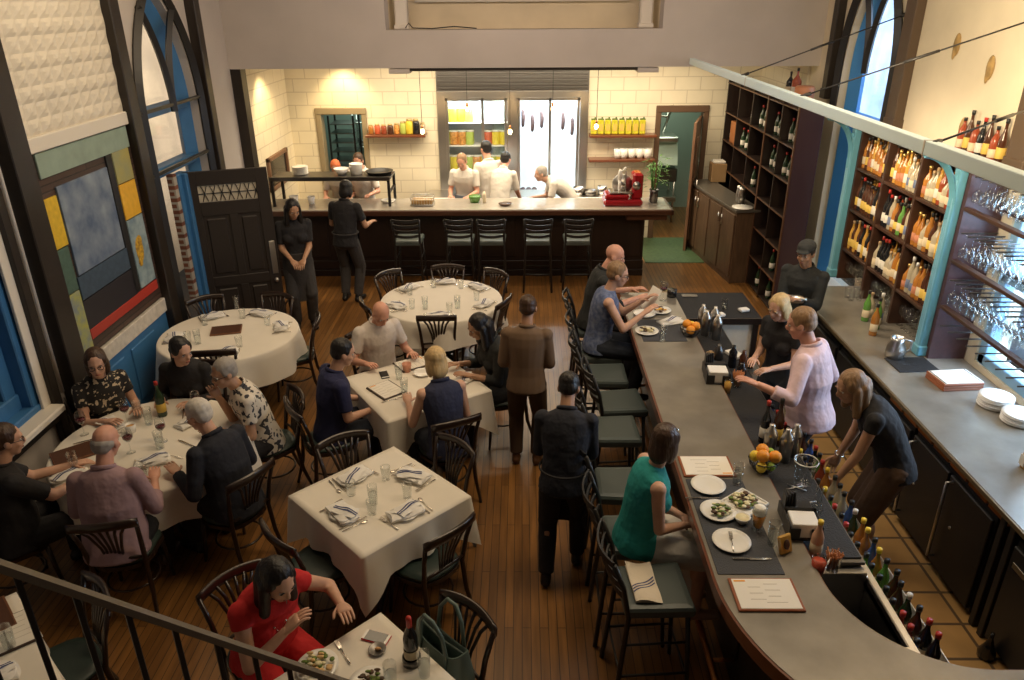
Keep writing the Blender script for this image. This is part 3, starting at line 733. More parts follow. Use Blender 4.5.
for i, x in enumerate((-1.63, -.89, -.43, .23, .80)):
    STOOL.put((x, 10.50, 0), 0, ['first stool from the left at the kitchen counter', 'second stool from the left at the kitchen counter', 'third stool from the left at the kitchen counter', 'fourth stool from left at the kitchen counter', 'rightmost stool at the kitchen counter'][i], 'stools at the kitchen counter')
# pass shelf
p = thing('pass_shelf', 'dark raised pass shelf on posts over the kitchen counter', 'shelf', (-2.85, 11.35, 1.075))
m = M(); m.b2((-.9, -.22, .40), (.9, .22, .43), .005); m.b2((-.9, -.29, .39), (.9, -.27, .45), .004); m.build('shelf_board', DSTEEL, p)
for sx in (-1, 1):
    for sy in (-1, 1):
        m = M(); m.b2((sx*.87-.02, sy*.25-.02, 0), (sx*.87+.02, sy*.25+.02, .41), .003); m.build('post', IRON, p)
m = M(); m.b2((.85, -.25, .2), (.89, .25, .22)); m.build('side_rail', IRON, p)
def stack(name, n, r, loc, label, cat='plates', mt=CHINA, dz=.012):
    for i in range(n):
        m = M(); m.lathe([(0, 0), (r*.6, 0), (r, .014), (r, .018), (r*.62, .006), (0, .006)], n=22, caps=False)
        o = m.build(name, mt, loc=(loc[0]+.004*sin(i*2.1), loc[1]+.004*cos(i*1.7), loc[2]+i*dz)); tag(o, label, 'plate', group=cat)
stack('plate', 10, .12, (-3.35, 11.35, 1.507), 'white plate in the stack at left end of the pass shelf', 'plates on the pass shelf')
m = M(); m.lathe([(0, 0), (.06, 0), (.12, .09), (.115, .09), (.055, .01), (0, .01)], n=20, caps=False); tag(m.build('bowl', CHINA, loc=(-2.72, 11.35, 1.507)), 'white bowl on the pass shelf beside white crock', 'bowl')
m = M(); m.lathe([(0, 0), (.085, 0), (.10, .15), (.10, .16), (.09, .16), (.08, .02), (0, .02)], n=20, caps=False); tag(m.build('crock', CHINA, loc=(-2.5, 11.36, 1.507)), 'tall white crock on the pass shelf', 'crock')
m = M(); m.lathe([(0, 0), (.17, 0), (.2, .05), (.21, .055), (.19, .05), (.16, .012), (0, .012)], n=28, caps=False); tag(m.build('pan', IRON, loc=(-2.15, 11.35, 1.507)), 'wide black pan at right end of the pass shelf', 'pan')
for i, (x, y, r, h, mt, nm, lb) in enumerate([(-3.45, 11.2, .07, .14, CHINA, 'bowl', 'white bowl under the left end of pass shelf'), (-3.2, 11.25, .06, .12, CHINA, 'jug', 'small pale jug under the pass shelf'), (-2.7, 11.2, .10, .05, CHINA, 'bowl', 'shallow white bowl on counter under pass shelf'), (-2.05, 11.35, .11, .04, CHINA, 'bowl', 'flat white dish on counter at right under pass shelf')]):
    m = M(); m.lathe([(0, 0), (r*.7, 0), (r, h), (r-.008, h), (r*.65, .01), (0, .01)], n=18, caps=False); tag(m.build(nm, mt, loc=(x, y, 1.076)), lb, nm)
# hood slats and coolers
co = thing('display_cooler', 'built in steel wall of two glass door display coolers', 'cooler', (-.16, KY, 0))
m = M(); X0, X1 = -1.25, 1.27
m.b2((X0, -.06, 2.42), (X1, .1, 2.52), .004)
for a, b in ((X0, X0+.14), (-.08, .09), (X1-.14, X1)): m.b2((a, -.06, .3), (b, .02, 2.43), .006)
m.b2((X0, -.06, .3), (X1, .02, .78), .006)
m.build('steel_frame', STEEL, co)
m = M(); m.b2((X0, -.02, 2.52), (X1, .06, 3.05))
for i in range(9): m.b2((X0+.02, -.06, 2.55+i*.055), (X1-.02, -.02, 2.585+i*.055), .012)
m.build('louvre', DSTEEL, co)
m = M(); m.b2((X0+.1, -.02, .75), (X1-.1, .0, .80)); 
m.b2((X0+.1, .50, .6), (X1-.1, .52, 2.5)); m.b2((X0+.1, 0, .6), (X0+.12, .5, 2.5)); m.b2((X1-.12, 0, .6), (X1-.1, .5, 2.5)); m.b2((-.01, 0, .6), (.02, .5, 2.5)); m.b2((X0+.1, 0, 2.44), (X1-.1, .5, 2.46)); m.b2((X0+.1, 0, .76), (X1-.1, .5, .78))
m.build('lining', mat('cooler_white', (.80, .86, .90), .4), co)
for a, b, nm in ((X0+.14, -.08, 1), (.09, X1-.14, 2)):
    m = M()
    for x in (a, (a+b)/2-(.0 if nm == 2 else -.08), b-.05): m.b2((x, -.055, .8), (x+.045, -.02, 2.42), .004)
    m.b2((a, -.055, 2.37), (b, -.02, 2.42), .004); m.b2((a, -.055, .8), (b, -.02, .86), .004)
    d = m.build('cooler_door', STEEL, co)
    m = M(); m.b2((a+.04, -.04, .84), (b-.04, -.035, 2.38)); m.build('door_glass', PANE, d)
for z in (1.2, 1.62, 2.0):
    m = M(); m.b2((X0+.13, .05, z-.01), (-.03, .48, z+.0), .002); m.build('wire_shelf', WHITEP, co)
m = M(); m.cyl((.05, .2, 2.28), (X1-.13, .2, 2.28), .012, n=6); m.build('hanging_rail', STEEL, co)
m = M(); m.cyl((X0+.2, .05, 2.40), (-.1, .05, 2.40), .018, n=8); m.cyl((.12, .05, 2.40), (X1-.2, .05, 2.40), .018, n=8); m.build('light_tube', emis('cooler_tube', (.85, .95, 1), 20), co)
lamp('AREA', (-.75, KY+.10, 2.36), 20, (.86, .95, 1), .95, .1, aim=(-.75, KY+.3, 1.0)); lamp('AREA', (.45, KY+.10, 2.36), 24, (.86, .95, 1), .95, .1, aim=(.45, KY+.35, 1.0))
# tubs of preserves and hanging sausages
YL = mat('yellow_preserve', (.72, .55, .05), .35); YG = mat('lime_preserve', (.42, .50, .10), .35); OR = mat('orange_preserve', (.60, .26, .06), .4, var=.5, vscale=30); RD = mat('red_preserve', (.50, .10, .04), .4)
def make_tub(c):
    def f():
        t = thing('food_tub', 'x', 'tub'); m = M(); m.lathe([(0, 0), (.068, 0), (.075, .02), (.075, .21), (.07, .22), (0, .22)], n=14, caps=False); m.build('tub', c, t)
        m = M(); m.lathe([(0, .22), (.078, .22), (.078, .24), (0, .24)], n=14, caps=False); m.build('lid', mat('tub_lid', (.75, .72, .60), .4), t); return t
    return f
TUB = [Proto(make_tub(c)) for c in (YL, YG, OR, RD)]; tn = ['yellow', 'lime green', 'orange', 'red']
rn = random.Random(7)
for zi, (z, row) in enumerate(((2.0, [1, 0, 0, 1]), (1.62, [1, 2, 2, 1, 3, 0, 0]), (1.2, [1, 0, 1, 1, 2, 0, 1, 0]))):
    for j, c in enumerate(row):
        x = -1.30+.135*j+(.18 if zi == 1 and j > 3 else 0)-(.02 if zi == 2 else 0)
        sn = ['top', 'middle', 'lower'][zi]
        TUB[c].put((x, KY+.2+.02*rn.random(), z+.002), 0, f'{tn[c]} tub of preserve on {sn} shelf of the left cooler', f'{tn[c]} tubs on the {sn} cooler shelf')
SAUS = mat('cured_sausage', (.10, .055, .05), .6, var=.5, vscale=30)
def make_sausage():
    t = thing('cured_sausage', 'x', 'sausage'); m = M(); m.tube([(0, 0, -.06), (.0, 0, -.09), (.008, 0, -.2), (.0, 0, -.33), (0, 0, -.36)], [.008, .03, .036, .03, .008], 10); m.build('sausage', SAUS, t)
    m = M(); m.cyl((0, 0, .02), (0, 0, -.06), .004, n=5); m.build('string', CORKC, t); return t
SA = Proto(make_sausage)
for i, (x, dz) in enumerate(((.02, 0), (.18, -.08), (.34, -.02), (.70, -.05), (.86, -.14), (1.02, -.02))):
    SA.put((x, KY+.2, 2.265+dz), 0, ['leftmost', 'second', 'third', 'fourth', 'lowest hanging', 'rightmost'][i]+' dark cured sausage hung in the right cooler', 'sausages in the right cooler')
for i, x in enumerate((.02, .12, .22)):
    m = M(); m.ell((0, 0, .05), (.05, .05, .05)); tag(m.build('ham_ball', SAUS, loc=(x, KY+.2, .782)), 'round dark cured piece on the floor of right cooler', 'cured meat', 'round pieces in right cooler')
# wall shelves
def wshelf(x0, x1, z, label):
    m = M(); m.b2((x0, KY-.28, z-.04), (x1, KY, z), .005); return tag(m.build('wall_shelf', MAHOG), label, 'shelf')
wshelf(-2.6, -1.6, 1.86, 'dark wood wall shelf of preserve jars left of coolers'); wshelf(1.13, 2.24, 1.84, 'upper dark wall shelf of yellow cans right of coolers'); wshelf(1.13, 2.24, 1.44, 'lower dark wall shelf of white bowls right of coolers')
JL = mat('jar_lid', (.55, .42, .20), .35, .7)
def make_jar(c, h, r):
    def f():
        t = thing('preserve_jar', 'x', 'jar'); m = M(); m.lathe([(0, 0), (r*.9, 0), (r, .01), (r, h*.75), (r*.75, h*.88), (0, h*.88)], n=12, caps=False); m.build('jar', c, t)
        m = M(); m.cyl((0, 0, h*.86), (0, 0, h), r*.78, n=12); m.build('lid', JL, t); return t
    return f
for i, (c, h, r, lb) in enumerate([(AMBER, .15, .045, 'small amber'), (RD, .16, .05, 'small red'), (REDG, .15, .048, 'dark red'), (BROWNG, .16, .05, 'brown'), (OR, .17, .048, 'tall orange'), (YG, .2, .055, 'green'), (YL, .24, .065, 'large yellow'), (BLACKG, .24, .06, 'black'), (CLEAR, .18, .05, 'clear')]):
    o = make_jar(c, h, r)(); o.location = (-2.52+i*.108, KY-.14, 1.862); tag(o, lb+' preserve jar on the wall shelf left of coolers', 'jar')
CANY = mat('yellow_green_can', (.55, .50, .03), .35, var=.3, vscale=14)
def make_can():
    t = thing('oil_can', 'x', 'can'); m = M(); m.b2((-.05, -.04, 0), (.05, .04, .23), .012); m.build('can', CANY, t)
    m = M(); m.b2((-.046, -.036, .23), (.046, .036, .25), .006); m.cyl((.02, 0, .25), (.02, 0, .275), .014, n=8); m.build('lid', mat('can_lid', (.10, .16, .04), .4), t)
    m = M(); m.b2((-.035, -.042, .06), (.035, -.0395, .17)); m.build('label_panel', LYEL, t); return t
CN = Proto(make_can)
for i in range(8): CN.put((1.2+i*.115, KY-.14, 1.842), 0, 'yellow and green oil can in the row on the upper wall shelf', 'oil cans on the upper wall shelf')
def make_cupbowl():
    t = thing('bowl', 'x', 'bowl'); m = M(); m.lathe([(0, 0), (.05, 0), (.068, .06), (.07, .16), (.064, .16), (.06, .06), (0, .012)], n=16, caps=False); m.build('cup', CHINA, t); return t
CB = Proto(make_cupbowl)
for i, x in enumerate((1.62, 1.72, 1.86, 1.99, 2.12)): CB.put((x, KY-.14, 1.442), 0, 'white cup in the row on the lower wall shelf', 'white cups on the lower wall shelf')
# back cooking line under coolers
r = thing('prep_table', 'steel prep table running along the kitchen back wall', 'prep table', (-.1, 12.62, 0))
m = M(); m.b2((-1.5, -.3, .86), (2.0, .3, .90), .006); m.build('top', STEEL, r)
m = M(); m.b2((-1.48, -.28, .1), (1.98, .28, .86))
for i in range(7): m.b2((-1.45+.49*i, -.3, .15), (-1.0+.49*i, -.28, .82), .005)
m.build('body', DSTEEL, r)
for i, (x, r0, h, c, lb, ct) in enumerate([(.95, .09, .12, STEEL, 'steel pot on prep table right of bending cook', 'pot'), (1.15, .11, .07, DSTEEL, 'dark pan on the prep table by red slicer', 'pan'), (1.35, .08, .14, STEEL, 'steel container on prep table behind red slicer', 'container'), (1.55, .1, .08, CHINA, 'white bowl on the prep table right end', 'bowl')]):
    m = M(); m.lathe([(0, 0), (r0, 0), (r0, h), (r0-.006, h), (r0-.006, .01), (0, .01)], n=16, caps=False); tag(m.build(ct, c, loc=(x, 12.55, .902)), lb, ct)
# things on the counter
w_ = thing('wire_basket', 'square wire basket on kitchen counter left of the cooks', 'basket', (-1.5, 11.2, 1.076))
m = M()
for z in (.02, .10, .13):
    m.tube([(-.17, -.12, z), (.17, -.12, z), (.17, .12, z), (-.17, .12, z)], .006, 5, closed=True)
for i in range(9):
    x = -.16+.04*i; m.tube([(x, -.12, .13), (x, -.12, .02), (x, .12, .02), (x, .12, .13)], .003, 4)
m.build('wire_frame', STEEL, w_)
m = M(); m.b2((-.155, -.105, .025), (.155, .105, .09), .01); m.build('bread', mat('bread', (.42, .26, .10), .8, var=.3), w_)
for i, (x, y, c, h, r0, lb) in enumerate([(-.72, 11.35, GREENG, .1, .09, 'green salad bowl on the kitchen counter'), (-.57, 11.3, CREAM, .17, .03, 'cream squeeze bottle on the kitchen counter'), (-.25, 11.15, BROWNG, .03, .10, 'small dark dish on the counter before the cooks')]):
    m = M(); m.lathe([(0, 0), (r0*.8, 0), (r0, h*.7), (r0*.5 if i == 1 else r0, h), (0, h*.9)], n=14, caps=False); tag(m.build(['bowl', 'squeeze_bottle', 'dish'][i], c, loc=(x, y, 1.076)), lb, ['bowl', 'bottle', 'dish'][i])
REDM = mat('red_enamel', (.33, .012, .018), .22, coat=.6)
s = thing('meat_slicer', 'red and steel meat slicer on kitchen counter right end', 'slicer', (1.5, 11.22, 1.076))
m = M(); m.b2((-.28, -.2, 0), (.3, .2, .10), .03); m.b2((-.26, -.17, .1), (.1, .17, .17), .02); m.b2((.14, -.13, .08), (.3, .14, .48), .035); m.build('body', REDM, s)
m = M(); m.tube([(0, -.03, .30), (0, .0, .30)], .15, 24); m.build('blade_disc', STEEL, s)
m = M(); m.box((.05, -.03, .3), (.02, .02, .4), .004); m.box((-.02, 0, .19), (.34, .3, .02), .006); m.build('carriage', STEEL, s)
m = M(); m.cyl((-.05, -.12, .2), (-.05, -.12, .38), .022); m.ell((-.05, -.12, .45), (.035, .035, .09)); m.tube([(-.05, -.12, .5), (0, -.12, .53), (.03, -.12, .57)], .012, 6); m.build('handle', CHINA, s)
m = M(); m.cyl((.2, -.13, .3), (.2, -.15, .3), .06, n=16); m.build('dial', STEEL, s)
p = thing('potted_plant', 'leafy green plant in a dark glass vase on counter end', 'plant', (2.0, 11.3, 1.076))
m = M(); m.lathe([(0, 0), (.055, 0), (.07, .02), (.06, .14), (.075, .2), (.07, .2), (.055, .14), (0, .02)], n=14, caps=False); m.build('vase', DSTEEL, p)
m = M(); rn = random.Random(3)
for i in range(10): a = rn.random()*6.28; m.tube([(0, 0, .05), (.05*cos(a), .05*sin(a), .3), (.09*cos(a), .09*sin(a), .5+.12*rn.random())], .006, 5)
m.build('stems', mat('stem_green', (.06, .16, .03), .5), p)
m = M()
for i in range(110):
    a = rn.random()*6.28; rr = .03+.13*rn.random(); z = .25+.42*rn.random(); c = V((rr*cos(a), rr*sin(a), z)); d = V((cos(a), sin(a), rn.uniform(-.3, .8))).normalized(); sd = d.cross(V((0, 0, 1))).normalized()
    L = .07+.05*rn.random(); wd = .014
    m.add([c, c+d*L*.4+sd*wd, c+d*L+V((0, 0, -.02)), c+d*L*.4-sd*wd], [[0, 1, 2, 3]])
m.build('leaves', mat('leaf_green', (.07, .22, .03), .45, var=.4, vscale=30), p)
# pendant bulbs
for i, (x, z) in enumerate(((-1.46, 2.14), (-.79, 2.45), (-.17, 2.13), (.45, 2.45), (1.09, 2.20))):
    b = thing('pendant_bulb', ['leftmost bare hanging bulb by the jar shelf', 'second hanging bulb, high before the left cooler', 'middle hanging bulb between the two coolers', 'fourth hanging bulb, high before the right cooler', 'rightmost bare hanging bulb by the yellow cans'][i], 'pendant lamp', (x, 11.3, z))
    m = M(); m.cyl((0, 0, .06), (0, 0, 3.08-z), .004, n=5); m.build('cord', IRON, b)
    m = M(); m.cyl((0, 0, .035), (0, 0, .09), .016, n=8); m.build('socket', COPPER, b)
    m = M(); m.cyl((0, 0, 3.04-z), (0, 0, 3.09-z), .03, n=10); m.build('ceiling_rose', IRON, b)
    m = M(); m.ell((0, 0, 0), (.028, .028, .038)); m.build('bulb', emis('bulb_glow', (1, .62, .25), 40 if i in (0, 2, 4) else 6), b)
m = M(); m.b2((-3.62, 12.9, 1.2), (-3.5, 12.95, 1.6)) if False else None
t = thing('wall_hatch', 'dark framed hatch window low on the kitchen left wall', 'hatch', (LX+.03, 12.0, 1.45))
m = M()
for y0, y1, z0, z1 in ((-.5, .5, .2, .26), (-.5, .5, -.26, -.2), (-.5, -.44, -.26, .26), (.44, .5, -.26, .26)): m.b2((-.01, y0, z0), (.04, y1, z1), .006)
m.build('frame', BROWND, t)
m = M(); m.b2((-.01, -.45, -.2), (.01, .45, .2)); m.build('dark_pane', BLACKG, t)
# wine rack and low cabinet on the right
RACKW = mat('rack_wood', (.018, .009, .006), .45, var=.35, vscale=5, stretch=(1, 1, .1)); RACKE = mat('rack_lit_edge_wood', (.10, .045, .022), .4)  # edge wood is lighter, the orange light on the edges put into its colour
wr = thing('wine_rack', 'tall dark wine rack of open cubbies on right wall', 'rack', (3.36, 9.45, 0))
m = M(); W2 = .30; YS = [0, .62, 1.22, 1.95, 2.7, 3.4]; ZS = [.04, .45, .88, 1.32, 1.76, 2.2, 2.66]
m.b2((W2-.02, 0, 0), (W2, 3.44, 2.7)); m.build('back_panel', RACKW, wr)
m = M(); m.b2((0, -.03, 0), (W2, .02, 2.72), .004); m.build('side_panel', mat('plum_panel', (.060, .030, .032), .35, coat=.2), wr)
for i, y in enumerate(YS[1:]):
    m = M(); m.b2((0, y-.015, 0), (W2, y+.015, 2.7), .003); m.build('upright', RACKW, wr)
m = M()
for z in ZS: m.b2((.01, 0, z-.02), (W2, 3.42, z), .002)
m.build('shelves', RACKW, wr)
m = M()
for y in (1.22, 0.0): m.b2((-.012, y-.022, 0), (0.0, y+.022, 2.72), .002)
for z in ZS[1:]: m.b2((-.006, 0, z-.018), (.01, 3.42, z-.002), .001)
m.build('edge_strip', RACKE, wr)
rn = random.Random(11)
cell = {(0, 5): 6, (0, 4): 5, (1, 5): 6, (1, 4): 6, (2, 5): 6, (0, 3): 2, (3, 5): 2, (4, 4): 3, (0, 2): 0, (0, 1): 3, (0, 0): 3, (1, 1): 2, (1, 0): 4, (2, 3): 3, (3, 4): 5}
cn = ['nearest', 'second', 'third', 'fourth', 'fifth']; rwn = ['bottom', 'second lowest', 'third lowest', 'third highest', 'second highest', 'top']
for (c, r_), n in cell.items():
    for j in range(n):
        y = 9.45+YS[c]+.075+(YS[c+1]-YS[c]-.14)*(j+.5)/max(n, 1)
        WINEB.put((3.36+.10+.09*(j % 2), y, ZS[r_]+.002), 0, f'dark wine bottle standing in {rwn[r_]} cubby of the {cn[c]} rack column', f'wine bottles in the {rwn[r_]} {cn[c]} rack cubby')
bx = thing('wooden_crate', 'orange brown wooden crate in far part of wine rack', 'crate', (3.51, 12.35-.0, 1.762)); m = M()
for y in (-.13, .13): m.b2((-.14, y-.01, 0), (.14, y+.01, .34), .003)
m.b2((-.14, -.13, 0), (-.12, .13, .34), .003); m.b2((-.14, -.13, 0), (.14, .13, .02)); m.build('crate_boards', mat('orange_crate', (.40, .15, .05), .5), bx)
bx = thing('wooden_crate', 'pale cardboard box standing on end of low cabinet', 'box', (3.25, 12.55, 1.122)); m = M(); m.b2((-.12, -.12, 0), (.12, .12, .3), .006); m.build('carton', mat('carton', (.36, .22, .10), .8), bx)
m = M(); m.b2((-.1, -.1, .3), (.1, .1, .34), .01); m.build('papers', PAPER, bx)
m = M(); m.lathe([(0, 0), (.1, 0), (.12, .02), (.12, .16), (.1, .18), (0, .18)], n=16, caps=False); tag(m.build('hat_box', mat('orange_box', (.55, .22, .10), .5), loc=(3.51, 9.8, 2.722)), 'round orange box on top of the wine rack', 'box')
bt = make_bottle(REDG, CAPB, LWHITE, .36, .06, .6); bt.location = (3.52, 10.15, 2.722); tag(bt, 'large red bottle standing on top of the wine rack', 'bottle')
bt = make_bottle(BLACKG, CAPB, LCREAM, .3, .05, .6); bt.location = (3.52, 10.4, 2.722); tag(bt, 'large black bottle standing on top of the wine rack', 'bottle')
lc = thing('low_cabinet', 'low brown cabinet with dark top in front of wine rack', 'cabinet', (3.12, 11.65, 0), rad(8))
CABW = mat('cabinet_wood', (.105, .062, .035), .4, var=.25, stretch=(1, 1, .2))
m = M(); m.b2((-.16, -1.0, 0), (.2, 1.0, 1.08), .004); m.build('body', CABW, lc)
m = M(); m.b2((-.19, -1.03, 1.08), (.22, 1.03, 1.12), .006); m.build('top', mat('dark_stone', (.10, .09, .075), .3), lc)
for i in range(4):
    m = M(); m.b2((-.185, -.98+.5*i, .1), (-.16, -.52+.5*i, 1.04), .006); d = m.build('door', CABW, lc)
    m = M(); m.cyl((-.2, -.56+.5*i if i % 2 == 0 else -.94+.5*i, .8), (-.2, -.56+.5*i if i % 2 == 0 else -.94+.5*i, .95), .01, n=6); m.build('handle', STEEL, d)
for i, y in enumerate((11.0, 11.12)):
    m = M(); m.lathe([(0, 0), (.05, 0), (.055, .1), (.04, .2), (.045, .24), (.0, .25)], n=14, caps=False); j = m.build('carafe', STEEL, loc=(3.24, y, 1.122)); tag(j, ['nearer', 'farther'][i]+' steel coffee carafe on the low cabinet', 'carafe')
m = M(); m.lathe([(0, 0), (.12, 0), (.15, .012), (.15, .018), (0, .01)], n=22, caps=False); tag(m.build('tray', CHINA, loc=(3.2, 10.75, 1.122)), 'round white tray on near end of low cabinet', 'tray')
# ------------------------------------------------------------------ guest bar
bar = thing('guest_bar', 'long curved guest bar with grey zinc top and dark front', 'bar', (0, 0, 0))
CX, CY = 2.2, 3.15
def sweep(r, n=24): return [(CX-r*cos(pi/2*i/n), CY-r*sin(pi/2*i/n)) for i in range(n+1)]
def barpoly(ro, ri, yend=7.45, xend=3.95): return [(CX-ro, yend)]+sweep(ro)+[(xend, CY-ro)]+[(xend, CY-ri)]+sweep(ri)[::-1]+[(CX-ri, yend)]
m = M(); m.prism(barpoly(1.165, .60), 1.035, 1.07); m.build('bar_top', ZINC, bar)
m = M(); m.prism(barpoly(1.18, 1.145), 1.005, 1.066); m.prism(barpoly(1.172, 1.15), .97, 1.004); m.prism(barpoly(.615, .592), 1.0, 1.064); m.build('edge_moulding', MAHOG, bar)
m = M(); m.prism(barpoly(.90, .66), .02, 1.034); m.build('bar_front', ESPRESSO, bar)
m = M()
for y in [3.3+.6*i for i in range(7)]: m.b2((CX-.915, y+.05, .25), (CX-.895, y+.55, .9), .006)
m.build('front_panels', ESPRESSO, bar)
m = M(); m.tube([(CX-1.05, 7.4, .2), (CX-1.05, CY, .2)]+[(CX+(x-CX)*1.0, y, .2) for x, y in sweep(1.05)[1:]]+[(3.9, CY-1.05, .2)], .022, 8)
for y in (3.4, 4.6, 5.8, 7.0): m.cyl((CX-1.05, y, .2), (CX-.9, y, .2), .014, n=6)
m.build('foot_rail', COPPER, bar)
m = M(); m.b2((1.60, 3.35, .985), (1.93, 6.76, 1.005)); m.build('service_ledge', DSTEEL, bar)
m = M(); m.b2((1.605, 3.38, 1.005), (1.92, 6.74, 1.014), .003); tag(m.build('rubber_bar_mat', RUBBER), 'long black rubber mat on the service ledge behind bar', 'bar mat')
m = M(); m.b2((1.93, 2.66, .86), (1.975, 6.7, .94), .006); m.b2((1.64, 2.72, .40), (1.95, 6.7, .44)); m.b2((1.93, 2.7, .42), (1.945, 6.7, .9)); m.build('steel_rail', STEEL, bar)
for a, b in ((2.72, 2.78), (3.30, 3.36)): m = M(); m.b2((1.62, a, .44), (1.93, b, .97), .004); m.build('sink_divider', STEEL, bar)
m = M(); m.b2((1.7, 2.80, .55), (1.92, 3.28, .60)); m.build('sink_bottom', RUBBER, bar)
rt = thing('bar_return', 'service return at far end of bar with black mat top', 'counter', (0, 0, 0))
m = M(); m.b2((1.60, 6.76, 1.03), (2.33, 7.45, 1.068), .004); m.build('return_top', RUBBER, rt)
m = M(); m.b2((1.55, 6.78, .02), (2.27, 6.84, 1.03)); m.build('return_panel', mat('pale_grey_panel', (.62, .56, .47), .5, var=.05), rt)
m = M(); m.b2((2.26, 6.75, .0), (2.31, 7.4, 1.03), .004); m.b2((1.56, 7.35, 0), (2.31, 7.42, 1.03)); m.b2((1.6, 6.745, 1.0), (2.33, 6.76, 1.066), .003); m.build('return_frame', ESPRESSO, rt)
# speed rail bottles
sr = thing('speed_rail', 'steel speed rail rack hung on the bartender side', 'speed rail', (1.975, 4.5, 0))
m = M(); m.b2((0, -1.78, .58), (.29, 2.1, .595)); m.b2((.285, -1.78, .58), (.295, 2.1, .68), .003); m.b2((0, -1.78, .58), (.008, 2.1, .8)); m.build('tray', STEEL, sr)
rn = random.Random(5)
SB = [(BLACKG, CAPR), (BROWNG, CAPB), (GREENG, CAPB), (AMBER, CAPY), (CLEAR, CAPB), (DGREEN, CAPW), (REDG, CAPR), (BLUEG, CAPB)]; sbn = ['black bottle with red cap', 'brown bottle with black cap', 'green bottle with black cap', 'amber bottle with yellow cap', 'clear bottle with black cap', 'dark green bottle with white cap', 'red bottle with red cap', 'blue bottle with black cap']
SBP = [Proto(lambda c=c: make_bottle(c[0], c[1], LCREAM, .30, .036, .6)) for c in SB]
y = 2.90; i = 0
while y < 5.4:
    for k in range(2):
        q = rn.choice((0, 1, 1, 2, 3, 4, 5, 6, 7, 7, 0))
        zone = 'nearest the bar curve' if y < 3.6 else ('midway along the rail' if y < 4.8 else 'by the bartender in pink')
        SBP[q].put((2.035+.115*k+rn.uniform(-.012, .012), y+.04*(k % 2), .597), rn.random()*6, f'{sbn[q]} in the speed rail, {zone}', f'{sbn[q]} in speed rail {zone}')
    y += .094
jg = Proto(lambda: make_bottle(BROWNG, CAPB, LORG, .24, .07, .66, .018))
jg.put((2.13, 2.76, .597), 0, 'large round dark flask at the near end of speed rail')
# ------------------------------------------------------------------ back counter
bc = thing('back_counter', 'long back counter with grey zinc top against bar wall', 'counter', (0, 0, 0))
m = M(); m.b2((3.03, 2.56, .92), (RX-.01, 7.95, .955), .004); m.build('counter_top', ZINC, bc)
m = M(); m.b2((3.018, 2.56, .915), (3.032, 7.95, .95), .003); m.build('top_edge', mat('bronze_edge', (.22, .16, .09), .35, .6), bc)
m = M(); m.b2((3.12, 2.56, .0), (RX-.02, 7.9, .92)); m.build('counter_body', BLACK, bc)
cpr = thing('copper_rail', 'row of copper strips under the back counter edge', 'copper rail', (3.09, 4.7, .865))
m = M()
for i in range(7): m.box((-.012, -.72+.24*i, 0), (.03, .215, .05), .006)
m.build('strips', COPPER, cpr)
m = M(); m.b2((-.005, -.86, -.035), (.035, .86, .03)); m.build('backing', IRON, cpr)
def cooler(y0, y1, label, ndoor, handles):
    c = thing('bar_cooler', label, 'cooler', (3.08, (y0+y1)/2, 0)); L = y1-y0
    m = M(); m.b2((0, -L/2, .03), (.03, L/2, .83)); m.build('carcass', BLACK, c)
    for i in range(ndoor):
        a = -L/2+L*i/ndoor+.012; b = -L/2+L*(i+1)/ndoor-.012
        m = M(); m.b2((-.03, a, .05), (0, b, .80), .006); d = m.build('door', BLACK, c)
        if handles:
            hy = b-.05; m = M(); m.tube([(-.03, hy, .77), (-.075, hy, .77), (-.075, hy, .12), (-.03, hy, .12)], .010, 6); m.build('handle', STEEL, d)
            m = M(); m.cyl((-.03, hy-.10, .45), (-.038, hy-.10, .45), .012, n=8); m.build('lock', STEEL, d)
    return c
cooler(3.98, 5.06, 'black two door bar cooler with long steel handles', 2, True)
cooler(5.1, 6.6, 'black bar cooler doors behind the blurred barmaid', 2, False); cooler(6.64, 7.9, 'black bar cooler doors at far end by capped barman', 2, True)
c4 = cooler(2.58, 3.76, 'black bar cooler nearest the camera with small plate', 2, False)
m = M(); m.b2((-.034, .42, .66), (-.029, .54, .70), .001); m.build('name_plate', STEEL, c4)
m = M()
for y in (3.80, 3.90): m.b2((3.05, y-.025, 0), (3.12, y+.025, .9), .004)
m.build('cooler_posts', IRON, bc)
m = M(); m.lathe([(0, 0), (.05, 0), (.055, .04), (.03, .10), (.012, .16), (.012, .2), (0, .2)], n=12, caps=False); tag(m.build('floor_flask', BLACKG, loc=(3.0, 3.62, .002)), 'small dark flask on tiles at foot of near cooler', 'bottle')
# column shelf unit
def column(y, label):
    c = thing('shelf_column', label, 'column', (3.59, y, .955))
    m = M(); m.box((0, 0, .88), (.075, .09, 1.76), .01)
    m.build('shaft', TEAL, c)
    m = M()
    for dy in (-.026, 0, .026): m.box((-.040, dy, .83), (.010, .012, 1.5), .003)
    m.build('fluting', mat('aqua_flute', (.22, .46, .56), .45), c)
    m = M(); m.box((0, 0, .05), (.10, .12, .10), .012); m.box((0, 0, 1.73), (.11, .13, .09), .012); m.build('base_and_cap', TEAL, c)
    m = M(); pts = [(-.03-.30*(1-cos(t)), 0, 1.36+.42*sin(t)) for t in [pi/2*i/10 for i in range(11)]]
    m.tube(pts, 1, 4, flat=(.028, .045), sm=False); m.tube([(-.03, .0, 1.25), (-.03, 0, 1.62)], 1, 4, flat=(.03, .02), sm=False); m.build('arched_bracket', TEAL, c)
column(8.28, 'far teal column with arched bracket at the bottle shelves'); column(6.18, 'near teal column with arched bracket beside glass racks')
su = thing('bottle_shelves', 'dark wood wall shelves of nine bottle cubbies behind the bar', 'shelf unit', (3.62, 6.24, .955))
